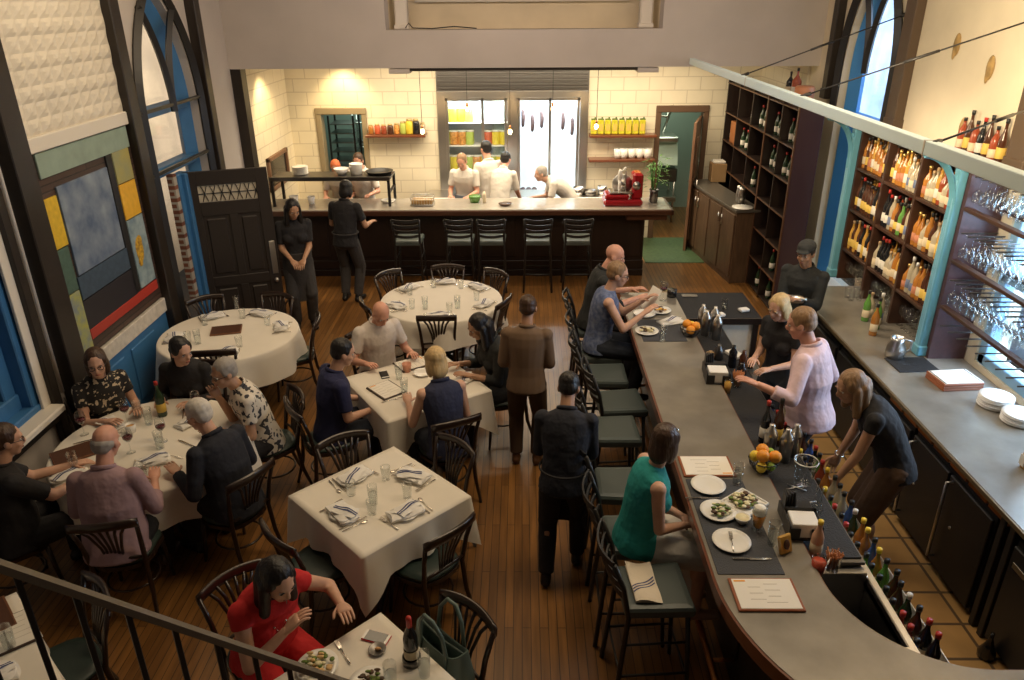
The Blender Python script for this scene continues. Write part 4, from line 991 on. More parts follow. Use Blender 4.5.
SHW = mat('shelf_walnut', (.050, .022, .013), .4, var=.3, vscale=6)
m = M(); m.b2((.295, 0, 0), (.31, 2.0, 1.68)); m.build('back_panel', mat('warm_back_panel', (.24, .13, .06), .5), su)
for y in (.0, .66, 1.33, 1.98):
    m = M(); m.b2((0, y-.02, 0), (.30, y+.02, 1.68), .003); m.build('upright', SHW, su)
SZ = [.37, .82, 1.27]
for z in SZ+[1.67]:
    m = M(); m.b2((.005, 0, z-.03), (.30, 2.0, z), .003); m.build('shelf_board', SHW, su)
rn = random.Random(21); colname = ['near', 'middle', 'far']; rowname = ['lowest', 'middle', 'top']
pal = {(0, 2): [3, 7, 8, 0, 4, 1], (1, 2): [2, 0, 8, 1, 4, 3], (2, 2): [0, 3, 1, 0, 4], (0, 1): [8, 1, 0, 9, 3, 4], (1, 1): [6, 5, 7, 2, 0, 4, 3], (2, 1): [9, 4, 1, 6, 4], (0, 0): [8, 3, 7, 2, 4, 0], (1, 0): [0, 1, 8, 4, 6, 3], (2, 0): [6, 4, 9, 0, 6]}
for (c, r_), vs in pal.items():
    for row in range(2):
        n = 9
        for j in range(n):
            v = rn.choice(vs); y = 6.24+.66*c+.055+(.66-.11)*j/(n-1)
            bo = BOT[v].put((3.62+.07+.11*row, y+rn.uniform(-.006, .006), .955+SZ[r_]+.001), rn.random()*6, f'{VARS[v][0]} bottle in the {rowname[r_]} {colname[c]} cubby of the bar shelves', f'{VARS[v][0]} bottles in {rowname[r_]} {colname[c]} cubby'); k_ = rn.uniform(1.0, 1.28); bo.scale = (.96, .96, k_)
STEM = Proto(lambda: make_wineglass(False))
for c in range(3):
    for row in range(2):
        for j in range(7): STEM.put((3.72+.1*row, 6.30+.66*c+.09*j, .956), 0, f'stemmed glass standing on counter under the {colname[c]} shelf column', f'stemmed glasses under {colname[c]} shelf column')
for j in range(7): BOT[(4, 7, 4, 6, 7, 4, 7)[j]].put((RX-.05, 6.25+.1*j, 2.64), 0, 'dark bottle standing along the top of the bottle shelves', 'bottles on top of bar shelves')
m = M(); m.b2((3.62, 6.2, 2.622), (RX, 8.3, 2.638)); m.build('top_board', SHW, su).matrix_parent_inverse = Matrix.Translation((-3.62, -6.24, -.955))
# glass racks over the blue window
gr = thing('glass_rack', 'dark three tier rack of hanging glasses before blue window', 'rack', (3.62, 5.1, 0))
PLUM = mat('plum_wood', (.070, .032, .034), .4, var=.2)
m = M(); m.b2((0, .98, .955), (.32, 1.03, 2.62)); m.build('side_panel', PLUM, gr)
RODM = DARKTRIM
for k, z in enumerate((2.33, 1.885, 1.475)):
    m = M(); m.b2((-.01, -1.0, z-.03), (.05, .98, z), .004); m.b2((.27, -1.0, z-.03), (.31, .98, z), .004); m.build('rail_board', SHW, gr)
    m = M()
    for j in range(20): m.cyl((-.0, -.96+j*.1, z+.255 if k == 0 else z+.235), (.3, -.96+j*.1, z+.255 if k == 0 else z+.235), .007, n=5)
    m.build('hanging_rods', RODM, gr)
m = M()
for j in range(14): m.cyl((0, -.9+j*.14, 1.30), (.3, -.9+j*.14, 1.30), .007, n=5)
m.build('lower_rods', RODM, gr)
GLS = Proto(lambda: make_wineglass(False))
tn3 = ['top', 'middle', 'bottom']
for k, z in enumerate((2.33, 1.885, 1.475)):
    zt = z+.25 if k == 0 else z+.23
    for j in range(10):
        for d in range(3):
            GLS.put((3.67+.095*d, 6.03-.1*j, zt), 0, f'clear wine glass hanging upside down in the {tn3[k]} tier of the rack', f'hanging glasses in the {tn3[k]} rack tier', rot=(pi, 0, 0))
w4 = M()
for y in (4.24, 5.91, 5.05): w4.b2((RX+.02, y-.05, 1.0), (RX+.12, y+.05, 2.62), .008)
for z in (1.04, 2.58, 1.8): w4.b2((RX+.02, 4.2, z-.05), (RX+.12, 5.95, z+.05), .008)
w4 = w4.build('window_4', mat('pale_blue_frame', (.30, .52, .72), .5), kind='structure')
m = M(); m.b2((RX+.06, 4.25, 1.05), (RX+.065, 5.9, 2.55)); m.build('pane', PANE, w4)
lamp('AREA', (RX+.9, 5.07, 2.2), 210, COOL, 2.0, 1.6, aim=(3.6, 5.07, 1.6)); lamp('AREA', (RX+.6, 13.6, 3.4), 230, (.62, .78, 1), 5, 3.5, aim=(RX+1.9, 13.6, 3.3))  # window daylight, then an unseen lamp added outside to brighten the wall there
lamp('AREA', (RX+1.3, 9.2, 3.6), 40, COOL, 1.6, 2.4, aim=(3.9, 9.2, 3.0))
lamp('AREA', (LX-.45, 12.0, 2.8), 80, (1, .86, .70), 4.5, 3.5, aim=(LX-1.5, 12.0, 2.8))  # unseen lamp added outside to brighten the building behind the left windows
m = M(); m.b2((RX+1.9, 2, 0), (RX+2.1, 21, 7)); m.build('exterior_sky_wall', mat('sky_stand_in', (.55, .62, .80), .8, var=.3, vscale=2), label='added pale blue wall standing in for sky outside the right windows', cat='building')  # added outside, tinted blue to stand in for the bright sky
# items on the back counter
WM = mat('walnut_tray', (.30, .09, .035), .4)
mt_ = thing('menu_box', 'brown wooden box of menus with white sheet on back counter', 'menu box', (3.60, 5.60, .956), rad(5))
m = M(); m.b2((-.17, -.13, 0), (.17, .13, .018), .003); m.b2((-.17, -.13, .018), (.17, .13, .04), .003); m.b2((-.17, -.13, .042), (.17, .13, .062), .003); m.build('boxes', WM, mt_)
m = M(); m.b2((-.16, -.12, .062), (.17, .12, .068), .001); m.build('sheet', PAPER, mt_)
for bx_ in (-.155, .15): m = M(); m.b2((bx_, -.118, .068), (bx_+.005, .118, .071)); m.build('band', IRON, mt_)
m = M(); m.box((3.42, 5.95, .96), (.36, .28, .008), .002, rz=.05); tag(m.build('counter_mat', RUBBER), 'black rubber mat on the back counter beside menu box', 'mat')
stack('plate', 8, .125, (3.72, 5.22, .956), 'white plate in the farther stack on the back counter', 'plates in the farther back counter stack', dz=.011)
stack('plate', 7, .125, (3.76, 4.97, .956), 'white plate in the nearer stack on the back counter', 'plates in the nearer back counter stack', dz=.011)
p = thing('steel_pitcher', 'rounded steel water pitcher on the back counter by near column', 'pitcher', (3.33, 6.10, .956))
m = M(); m.lathe([(0, 0), (.07, 0), (.085, .05), (.08, .11), (.055, .16), (.062, .20), (.055, .20), (.05, .16), (0, .10)], n=18, caps=False); m.build('body', STEEL, p)
m = M(); m.tube([(.06, 0, .18), (.13, 0, .16), (.13, 0, .08), (.08, 0, .05)], .010, 6); m.build('handle', STEEL, p)
p = thing('oil_bottle', 'golden oil bottle with white label at the frame edge', 'bottle', (3.46, 4.36, .956))
m = M(); m.lathe([(0, 0), (.045, 0), (.05, .02), (.048, .14), (.02, .19), (.016, .25), (0, .25)], n=14, caps=False); m.build('bottle_glass', GOLD, p)
m = M(); m.b2((-.052, -.02, .02), (-.046, .03, .10)); m.build('paper_label', LWHITE, p); m = M(); m.cyl((0, 0, .25), (0, 0, .29), .02, n=8); m.build('cap', CAPW, p)
for i, (x, y, v) in enumerate(((3.44, 6.75, 5), (3.52, 6.88, 2), (3.42, 6.95, 5), (3.5, 7.05, 8), (3.35, 6.6, 0))): BOT[v].put((x, y, .956), i, ['nearest green', 'clear blue label', 'far green', 'clear cream label', 'small amber'][i]+' bottle on the counter before the lower shelves')
for i in range(4):
    TUMBE.put((3.5+.09*(i % 2), 7.5+.09*(i//2), .956), 0, 'clear tumbler at the far end of the back counter', 'tumblers at far end of back counter')
# ------------------------------------------------------------------ things on the bar
BZ = 1.071
MENUB = Proto(lambda: make_menu(WM, .34, .235))
MENUB.put((1.265, 3.02, BZ), 0, 'white menu sheet on wooden board nearest the bar curve')
MENUB.put((1.22, 4.195, BZ), pi, 'white menu sheet on wooden board beyond the placemats')
PM = mat('grey_placemat', (.055, .058, .068), .8, bump=.4, bscale=120)
m = M(); m.box((1.235, 3.615, BZ+.002), (.36, .88, .004), .001); tag(m.build('placemat', PM), 'long grey woven placemats before the woman in teal', 'placemat')
m = M(); m.box((1.30, 6.45, BZ+.002), (.40, .50, .004), .001); tag(m.build('placemat', PM), 'dark placemat before the woman reading at the bar', 'placemat')
P0 = BZ+.004
PLATE2 = Proto(lambda: (lambda t: (M().lathe([(0, .003), (.07, .003), (.082, .008), (.108, .017), (.109, .020), (.082, .012), (.07, .008), (0, .007)], n=28, caps=False).build('dish', CHINA, t), t)[1])(thing('plate', 'x', 'plate')))
PLATE2.put((1.18, 3.97, P0), 0, 'empty white plate farthest of three before the teal woman')
PLATE2.put((1.18, 3.705, P0), 0, 'white plate holding salad before the teal woman'); PLATE2.put((1.19, 3.43, P0), 0, 'empty white plate with a fork, nearest of three')
PLATE2.put((1.16, 6.40, P0), 0, 'white plate of dark food before the reading woman'); PLATE2.put((1.37, 6.92, BZ), 0, 'white plate of yellow food before the bald bar guest'); PLATE2.put((1.2, 6.83, BZ), 0, 'white plate partly under the raised menu')
def food(loc, r, cols, n, label, seed, cat='food', h=.02):
    rn = random.Random(seed); t = thing('food_portion', label, cat, loc)
    for c, nm in cols:
        m = M()
        for i in range(n):
            a = rn.random()*6.28; q = r*sqrt(rn.random()); m.ell((q*cos(a), q*sin(a), .010+h*rn.random()), (.012+.01*rn.random(), .009+.008*rn.random(), .007), nu=7, nv=5)
        tag(m.build(nm, c, t), kind='stuff')
    return t
CHAR = mat('charred_food', (.09, .045, .018), .6, var=.5); HERB = mat('herb_green', (.13, .20, .03), .6); CREAMF = mat('cream_sauce', (.75, .68, .42), .5)
food((1.19, 3.70, P0+.006), .055, [(HERB, 'greens'), (CHAR, 'charred_bits'), (CREAMF, 'cheese')], 14, 'salad of greens and cheese on middle plate', 1)
sp = thing('square_plate', 'square white plate of dark roasted food on the bar', 'plate', (1.36, 3.79, P0), rad(38)); m = M(); m.box((0, 0, .006), (.22, .20, .012), .004)
for sx in (-1, 1): m.box((sx*.105, 0, .014), (.014, .20, .012), .004); m.box((0, sx*.095, .014), (.22, .014, .012), .004)
m.build('dish', CHINA, sp)
food((1.355, 3.795, P0+.010), .075, [(CHAR, 'roast_pieces'), (HERB, 'herbs'), (CREAMF, 'crumbs')], 26, 'dark roasted vegetables heaped on the square plate', 2)
m = M(); m.lathe([(0, 0), (.03, 0), (.048, .04), (.044, .04), (.028, .006), (0, .006)], n=18, caps=False); rb = m.build('ramekin', CHINA, loc=(1.30, 3.62, P0)); tag(rb, 'little white bowl of yellow sauce by square plate', 'bowl')
m = M(); m.lathe([(0, .03), (.04, .03), (.038, .034), (0, .036)], n=14, caps=False); m.build('sauce', CREAMF, rb)
bg = thing('beer_glass', 'short stemmed glass of amber beer with white foam', 'glass', (1.37, 3.55, P0))
m = M(); m.lathe([(0, 0), (.032, 0), (.034, .006), (.026, .02), (.042, .12), (.036, .165), (.034, .165), (.04, .12), (.024, .022), (0, .02)], n=18, caps=False); m.build('glass_shell', WATERG, bg)
m = M(); m.lathe([(0, .022), (.024, .023), (.039, .115), (0, .115)], n=16, caps=False); m.build('beer', mat('beer_amber', (.72, .28, .03), .15), bg); m = M(); m.lathe([(0, .115), (.039, .115), (.035, .155), (.02, .165), (0, .167)], n=16, caps=False); m.build('foam', mat('beer_foam', (.88, .85, .76), .8), bg)
TALL.put((1.37, 4.00, P0), 0, 'tall water glass beyond the empty far plate'); TALL.put((1.42, 3.42, P0), 0, 'tall water glass beside the beer glass'); TALL.put((1.27, 6.20, P0), 0, 'tall water glass before the reading woman'); TUMB.put((2.02, 6.98, 1.07), 0, 'short clear tumbler standing on the bar return mat')
KNIFE.put((1.12, 3.845, P0), -pi/2, 'knife lying between the two far plates'); KNIFE.put((1.27, 3.29, P0), -pi/2, 'knife lying on the near end of grey placemat'); FORK.put((1.19, 3.42, P0+.008), rad(-8), 'fork resting on the nearest empty bar plate'); FORK.put((1.25, 3.78, P0), rad(62), 'fork leaning by the salad plate on bar')
food((1.16, 6.40, P0+.006), .06, [(CHAR, 'dark_bits'), (CREAMF, 'pale_bits')], 18, 'speckled dark food on the reading woman plate', 4); food((1.37, 6.92, BZ+.006), .05, [(mat('yolk_food', (.75, .40, .06), .5), 'egg'), (CHAR, 'bits')], 8, 'yellow egg dish on the bald guest plate', 5)
nk = NAPKIN.put((1.42, 6.62, BZ), rad(20), 'crumpled white napkin on the bar by orange bowl'); nk.scale = (1.4, 1.2, 1.5)
WINEGL.put((1.45, 7.22, BZ), 0, 'glass of red wine at the far end of the bar')
for i, (x, y) in enumerate(((1.93, 6.80), (2.2, 6.93))):
    m = M(); m.box((0, 0, .015), (.10, .07, .03), .008, rz=.3); tag(m.build('napkin_stack', NAPK, loc=(x, y, 1.069)), ['left', 'right'][i]+' small white napkin stack on the bar return mat', 'napkins')
m = M(); m.lathe([(0, 0), (.05, 0), (.05, .08), (0, .08)], n=12, caps=False); tag(m.build('cup', BLACKG, loc=(1.56, 7.33, BZ)), 'small dark cup beside the red wine glass', 'cup')
m = M(); m.box((1.75, 7.35, 1.074), (.16, .06, .012), .004); tag(m.build('remote_pad', DSTEEL), 'small dark tray at far edge of bar return', 'tray')
# fruit bowls
ORANGE = mat('orange_peel', (.85, .33, .03), .45, bump=.15, bscale=150); LEMON = mat('lemon_peel', (.85, .62, .06), .45, bump=.1, bscale=150); LIME = mat('lime_peel', (.28, .42, .05), .45)
def fruitbowl(loc, label, fr):
    b = thing('fruit_bowl', label, 'bowl', loc); m = M()
    for z, r in ((.005, .06), (.04, .085), (.075, .095)): m.tube([(r*cos(a), r*sin(a), z) for a in [2*pi*i/20 for i in range(20)]], .004, 5, closed=True)
    for i in range(14): a = 2*pi*i/14; m.tube([(.06*cos(a), .06*sin(a), .005), (.085*cos(a), .085*sin(a), .04), (.095*cos(a), .095*sin(a), .075)], .003, 4)
    m.lathe([(0, .002), (.06, .002), (.06, .006), (0, .006)], n=14); m.build('wire_basket', IRON, b)
    for x, y, z, k, lb in fr:
        m = M(); r = (.042, .034, .030)[k]; m.ell((0, 0, 0), (r, r, r*1.0 if k != 1 else r*1.15), nu=14, nv=10); f = m.build(('orange', 'lemon', 'lime')[k], (ORANGE, LEMON, LIME)[k], loc=(loc[0]+x, loc[1]+y, loc[2]+z)); tag(f, lb, ('orange', 'lemon', 'lime')[k])
fruitbowl((1.585, 4.18, BZ), 'black wire fruit bowl in the middle of the bar', [(.0, .045, .115, 0, 'topmost orange in the middle fruit bowl'), (-.02, -.035, .12, 0, 'left front orange in the middle fruit bowl'), (.06, -.03, .11, 0, 'right front orange in the middle fruit bowl'), (-.055, .02, .085, 1, 'lemon at left of the middle fruit bowl'), (.05, .04, .10, 2, 'lime at rear of the middle fruit bowl'), (-.03, -.06, .05, 1, 'lemon low in front of middle fruit bowl'), (.03, -.06, .055, 2, 'lime low in front of middle fruit bowl')])
fruitbowl((1.55, 6.35, BZ), 'fruit bowl of oranges near far end of bar', [(-.03, .02, .10, 0, 'left orange in the far fruit bowl'), (.045, -.01, .09, 0, 'right orange in the far fruit bowl'), (-.01, -.055, .07, 0, 'front orange in the far fruit bowl'), (.02, .05, .075, 1, 'lemon at rear of the far fruit bowl')])
# shakers, caddies, jars
SHK = Proto(lambda: (lambda t: (M().lathe([(0, 0), (.038, 0), (.045, .17), (.044, .175), (.03, .21), (.018, .22), (.018, .25), (0, .25)], n=16, caps=False).build('shaker', STEEL, t), t)[1])(thing('cocktail_shaker', 'x', 'shaker')))
for i, (x, y) in enumerate(((1.72, 6.47), (1.80, 6.37), (1.72, 6.62), (1.82, 6.56))): SHK.put((x, y, 1.015), 0, ['left front', 'right front', 'left rear', 'right rear'][i]+' steel shaker of the far group on bar mat')
for i, (x, y) in enumerate(((1.70, 4.42), (1.79, 4.36), (1.87, 4.42))): SHK.put((x, y, 1.015), 0, ['left', 'middle', 'right'][i]+' tall steel mixing tin behind the middle fruit bowl')
for i, (x, y, v) in enumerate(((1.72, 4.60, 6), (1.80, 4.57, 4))): BOT[v].put((x, y, 1.015), 0, ['black', 'brown'][i]+' bottle standing behind the steel mixing tins')
def caddy(loc, rz, label):
    c = thing('napkin_caddy', label, 'caddy', loc, rz); m = M(); m.b2((-.09, -.08, 0), (.09, .08, .012), .003); m.b2((-.095, -.08, 0), (-.085, .08, .10), .003); m.b2((.085, -.08, 0), (.095, .08, .10), .003); m.b2((-.09, .07, 0), (.09, .08, .12), .003)
    m.b2((-.09, -.08, 0), (-.03, -.07, .08), .003); m.b2((.03, -.08, 0), (.09, -.07, .08), .003); m.build('box', BLACK, c)
    m = M(); m.b2((-.075, -.068, .012), (.075, .065, .105), .004)
    m.build('napkins', NAPK, c)
    m = M()
    for i in range(4): m.box((-.075+.018*i, .14, .09), (.012, .07, .16), .003, R=Matrix.Rotation(-.15*i, 3, 'X'))
    m.b2((-.09, .09, 0), (.09, .2, .08), .004); m.build('tool_holder', BLACK, c); return c
caddy((1.62, 3.53, BZ), rad(-4), 'black napkin caddy nearest on the bar'); caddy((1.58, 5.44, BZ), rad(-4), 'black napkin caddy in the far middle of bar')
def jarglass(loc, h, r, stuff, label, nm, cat):
    j = thing(nm, label, cat, loc); m = M(); m.lathe([(0, 0), (r*.85, 0), (r, h), (r-.003, h), (r*.83, .006), (0, .006)], n=16, caps=False); m.build('glass_shell', WATERG, j); stuff(j); return j
def sticks(c, n, L, h, r):
    def f(j):
        rn = random.Random(9); m = M()
        for i in range(n): a = rn.random()*6.28; q = r*.8*sqrt(rn.random()); m.cyl((q*cos(a)*.7, q*sin(a)*.7, .008), (q*cos(a)*1.1+rn.uniform(-.02, .02), q*sin(a)*1.1+rn.uniform(-.02, .02), L), .004, n=5)
        m.build('sticks', c, j)
    return f
CINN = mat('cinnamon', (.40, .14, .04), .7, var=.3)
jarglass((1.71, 3.28, BZ-.05), .10, .045, sticks(CINN, 40, .11, .1, .045), 'glass full of orange brown cinnamon sticks near bar curve', 'stick_glass', 'glass'); jarglass((1.75, 5.44, 1.016), .10, .045, sticks(CINN, 36, .13, .1, .045), 'glass of orange straws on the far bar mat', 'straw_glass', 'glass')
def filled(c, h, r):
    def f(j): m = M(); m.lathe([(0, .008), (r*.82, .008), (r*.95, h), (0, h)], n=14, caps=False); m.build('contents', c, j)
    return f
jarglass((1.62, 3.25, BZ-.05), .10, .04, filled(mat('cherry_red', (.50, .07, .03), .4), .08, .04), 'small jar of red cherries near bar curve', 'garnish_jar', 'jar'); jarglass((1.66, 5.55, 1.016), .09, .036, filled(HERB, .07, .036), 'short jar of green garnish on far mat', 'garnish_jar', 'jar'); jarglass((1.64, 5.32, 1.016), .12, .03, filled(GOLD, .10, .03), 'slim jar of golden syrup by straws', 'garnish_jar', 'jar')
jarglass((1.62, 3.74, BZ), .08, .035, filled(mat('olive_food', (.25, .28, .06), .5), .06, .035), 'small glass of olives behind the near caddy', 'garnish_jar', 'jar')
bt = make_bottle(mat('pink_mixer', (.65, .38, .25), .2), CAPY, LCREAM, .24, .034, .6); bt.location = (1.66, 3.40, BZ-.055); tag(bt, 'pale pink bottle with yellow cap near bar curve', 'bottle')
p = thing('glass_pitcher', 'large clear mixing glass leaning on the bar mat', 'pitcher', (1.83, 4.10, 1.016)); m = M(); m.lathe([(0, 0), (.055, 0), (.075, .17), (.072, .17), (.052, .01), (0, .01)], n=22, caps=False); m.build('glass_shell', WATERG, p); m = M(); m.tube([(.075*cos(a), .075*sin(a), .17) for a in [2*pi*i/24 for i in range(24)]], .004, 5, closed=True); m.build('rim', STEEL, p)
p = thing('carafe', 'clear glass carafe with pale cap behind the near caddy', 'carafe', (1.80, 3.78, 1.016)); m = M(); m.lathe([(0, 0), (.04, 0), (.045, .03), (.02, .12), (.022, .19), (.019, .19), (.017, .12), (.04, .03), (0, .01)], n=16, caps=False); m.build('glass_shell', WATERG, p); m = M(); m.lathe([(0, .01), (.038, .012), (.04, .03), (.026, .07), (0, .07)], n=14, caps=False); m.build('water', WATERL, p)
m = M(); m.tube([(.03*cos(a), .03*sin(a), .0) for a in [2*pi*i/16 for i in range(16)]], .006, 5, closed=True); m.ell((0, 0, -.005), (.035, .035, .02)); m.cyl((.03, 0, 0), (.14, .02, .01), .006, n=5); tag(m.build('strainer', STEEL, loc=(1.68, 3.82, 1.05)), 'steel strainer with handle on the bar mat', 'strainer')
m = M(); m.cyl((0, 0, 0), (.13, .04, 0), .004, n=5); m.cyl((.02, .05, .004), (.12, -.02, .004), .004, n=5); m.ell((.14, .04, 0), (.016, .01, .004)); tag(m.build('bar_tongs', STEEL, loc=(1.70, 4.02, 1.02)), 'steel bar tongs lying behind the middle fruit bowl', 'tongs')
p = thing('pineapple_card', 'small gold card holder with dark oval standing on bar', 'card holder', (1.465, 3.36, BZ), rad(25)); m = M(); m.box((0, 0, .055), (.09, .02, .11), .008, R=Matrix.Rotation(-.35, 3, 'X')); m.build('card', GOLD, p); m = M(); m.ell((0, -.014, .06), (.022, .006, .03), R=Matrix.Rotation(-.35, 3, 'X')); m.build('oval', BROWNG, p)
for i, (x, y, c, h, r, lb) in enumerate([(1.72, 5.95, DSTEEL, .14, .04, 'dark pepper mill on the far bar mat'), (1.66, 5.98, CORKC, .06, .045, 'cork coaster pile on the far bar mat'), (1.80, 5.80, BLACKG, .2, .035, 'black pour bottle on the far bar mat'), (1.86, 5.70, BROWNG, .2, .035, 'brown pour bottle on the far bar mat'), (1.82, 5.58, BLACKG, .14, .04, 'short black jar on the far bar mat')]):
    m = M(); m.lathe([(0, 0), (r, 0), (r, h*.7), (r*.45, h*.85), (r*.45, h), (0, h)], n=12, caps=False); tag(m.build(['pepper_mill', 'coaster_pile', 'pour_bottle', 'pour_bottle', 'lidded_jar'][i], c, loc=(x, y, 1.016)), lb, ['mill', 'coasters', 'bottle', 'bottle', 'jar'][i])
m = M(); m.box((1.88, 6.02, 1.03), (.1, .16, .03), .005, rz=.4); tag(m.build('notepad', NAPK), 'white order pad on the far bar mat', 'notepad')
# bar stools
sl = ['bar stool nearest the camera with folded napkin on its seat', 'bar stool carrying the woman in teal', 'empty bar stool just beyond the woman in teal', 'nearer of the two empty stools in mid bar', 'farther of the two empty stools in mid bar', 'empty bar stool beside the reading woman', 'bar stool carrying the reading woman in blue', 'bar stool carrying the bald man at the bar']
for (x, y, a), lb in zip([(.77, 3.42, -86), (.72, 3.90, -90), (.72, 4.46, -92), (.73, 5.2, -88), (.84, 5.66, -84), (.76, 6.18, -90), (.76, 6.68, -90), (.76, 7.28, -92)], sl): STOOL.put((x, y, 0), rad(a), lb, 'bar stools along the guest bar')
nb = thing('striped_napkin', 'cream napkin with navy stripes folded on nearest stool', 'napkin', (.70, 3.44, .777), rad(10))
def nf(u, v): return (-.085+.15*u+.03*v, -.16+.32*v-.03*u, .006+.010*sin(5*u+2*v)+.006*sin(9*v)+.012)
m = M(); m.grid(10, 14, nf); m.grid(10, 14, lambda u, v: (nf(u, v)[0]*.97, nf(u, v)[1]*.97, .002)); m.build('cloth', mat('cream_napkin', (.74, .66, .54), .9, bump=.2), nb)
m = M()
for v0 in (.18, .25, .32): m.grid(10, 1, lambda u, v: (nf(u, v0+v*.03)[0], nf(u, v0+v*.03+.3*u)[1], nf(u, v0+v*.03+.3*u)[2]+.002))
m.build('stripes', NAVYST, nb)
# ------------------------------------------------------------------ dining tables
def polar(c, ang, d): return (c[0]+d*cos(rad(ang)), c[1]+d*sin(rad(ang)))
def setting(c, ang, d, where, glass_=True, spoon=True, plate=True, z=TZ):
    rz = rad(ang)+pi/2; ex = V((cos(rz), sin(rz), 0)); ey = V((-sin(rz), cos(rz), 0)); p = V((*polar(c, ang, d), z))
    if plate:
        PLATE.put(p, rz, f'white side plate under the napkin {where}')
    NAPKIN.put(p+V((0, 0, .010 if plate else 0)), rz+rad((ang*7) % 40-20), f'striped white napkin {where}')
    FORK.put(p-ex*.135+ey*.0, rz+rad(4), f'fork left of the napkin {where}'); KNIFE.put(p+ex*.13, rz-rad(3), f'knife right of the napkin {where}')
    if spoon: SPOON.put(p+ex*.165-ey*.01, rz-rad(6), f'spoon outside the knife {where}')
    if glass_: TUMBE.put(p+ex*.13+ey*.15, 0, f'clear tumbler above the knife {where}')
def chairs(c, lst):
    for ang, d, lb in lst:
        p = polar(c, ang, d); CHAIR.put((*p, 0), rad(ang)+pi/2, lb, 'dark bentwood dining chairs')
T1 = (-2.9, 5.0); T2 = (-3.05, 7.12); T3 = (-.93, 8.08); T4 = (-.955, 5.985); T5 = (-.995, 4.31); T6 = (-.80, 2.58); T7 = (-2.97, 2.73)
table_base('round dining table crowded by six guests by left window', (*T1, 0), 0, r=.72); cloth_round(.73, TZ-.002, .30, 'tablecloth', 'white round cloth on the table of six guests', (*T1, 0), 1)
table_base('empty round dining table by the open dark door', (*T2, 0), 0, r=.69); cloth_round(.70, TZ-.002, .34, 'tablecloth', 'white round cloth on the table by the dark door', (*T2, 0), 2)
table_base('empty round dining table before the kitchen counter', (*T3, 0), 0, r=.69); cloth_round(.70, TZ-.002, .30, 'tablecloth', 'white round cloth on the table before kitchen counter', (*T3, 0), 3)
table_base('square dining table of four guests in middle of room', (*T4, 0), rad(34), a=.96, asp=1.04); cloth_square(.96, TZ-.002, .26, 'white square cloth on the table of four guests', (*T4, 0), rad(34), 1, 1.04)
table_base('empty square dining table set for four in front', (*T5, 0), rad(45), a=.90); cloth_square(.90, TZ-.002, .24, 'white square cloth on the empty front table set for four', (*T5, 0), rad(45), 2)
table_base('square dining table of the woman in red', (*T6, 0), rad(45), a=.90); cloth_square(.90, TZ-.002, .24, 'white square cloth on the table of the woman in red', (*T6, 0), rad(45), 3)
table_base('square dining table behind the stair railing', (*T7, 0), rad(45), a=.90); cloth_square(.90, TZ-.002, .24, 'white square cloth on the table behind stair railing', (*T7, 0), rad(45), 4)
w2 = ['at the door side', 'at the kitchen side', 'at the room side', 'at the near side', 'at the wall side']
for ang, s in zip((128, 70, 14, -75, -165), w2): setting(T2, ang, .53, s+' of the table by dark door', spoon=False)
for ang, s in zip((140, 90, 42, -22, -90, 205), ('at rear left', 'at rear centre', 'at rear right', 'at right', 'at front centre', 'at left')): setting(T3, ang, .54, s+' of the table before kitchen counter')
for ang, s in zip((135, 45, 225, -45), ('at rear left side', 'at rear right side', 'at front left side', 'at front right side')): setting(T5, ang, .30, s+' of the empty front table')
chairs(T2, [(126, .62, 'dark chair behind the door table, nearest blue jamb'), (72, .60, 'dark chair behind the door table, toward the kitchen'), (10, .62, 'dark chair with green seat right of the door table'), (-82, .40, 'dark chair in front of the door table, behind seated guests')])
chairs(T3, [(140, .66, 'dark chair at rear left of the counter table'), (90, .58, 'dark chair at rear centre of the counter table'), (46, .62, 'dark chair at rear right of the counter table'), (-22, .52, 'dark chair at right of the counter table'), (-88, .50, 'dark fan back chair in front of the counter table'), (205, .62, 'dark chair at left front of counter table, behind bald man')])
chairs(T5, [(123, .42, 'dark empty chair at rear left of the empty front table'), (46, .44, 'dark empty chair at rear right of the empty front table'), (225, .50, 'dark empty chair at front left of the empty front table'), (-42, .46, 'dark empty chair at front right of the empty front table')])
chairs(T4, [(124, .86, 'dark chair under the bald man in white shirt'), (213, .84, 'dark chair under the man in navy shirt'), (298, .66, 'dark chair under the blonde woman'), (24, .82, 'dark chair under the dark haired woman in black')])
chairs(T1, [(140, .92, 'dark chair under the woman in floral black top'), (92, .92, 'dark chair under the woman with long black hair'), (32, .88, 'dark chair under the man in patterned shirt'), (-30, .86, 'dark chair under the white haired man'), (-80, .88, 'dark chair under the bald man in pink shirt'), (231, 1.08, 'dark chair under the man in black at left edge')])
chairs(T6, [(138, .92, 'dark chair under the woman in red'), (48, .48, 'dark chair holding the grey green handbag')])
chairs(T7, [(45, .50, 'dark chair with green seat behind stair railing')])
FOLDER.put((-3.10, 7.18, TZ), rad(-75), 'brown leather menu folder on the table by dark door')
TALL.put((-3.20, 7.80, TZ), 0, 'tall glass at rear of the table by dark door'); TALL.put((-3.27, 6.86, TZ), 0, 'tall glass at near left of the table by dark door')
TALL.put((-1.08, 7.78, TZ), 0, 'tall glass left of centre on the counter table'); TALL.put((-.72, 7.80, TZ), 0, 'tall glass right of centre on the counter table')
TALL.put((-1.02, 4.22, TZ), 0, 'tall glass at the middle of the empty front table')
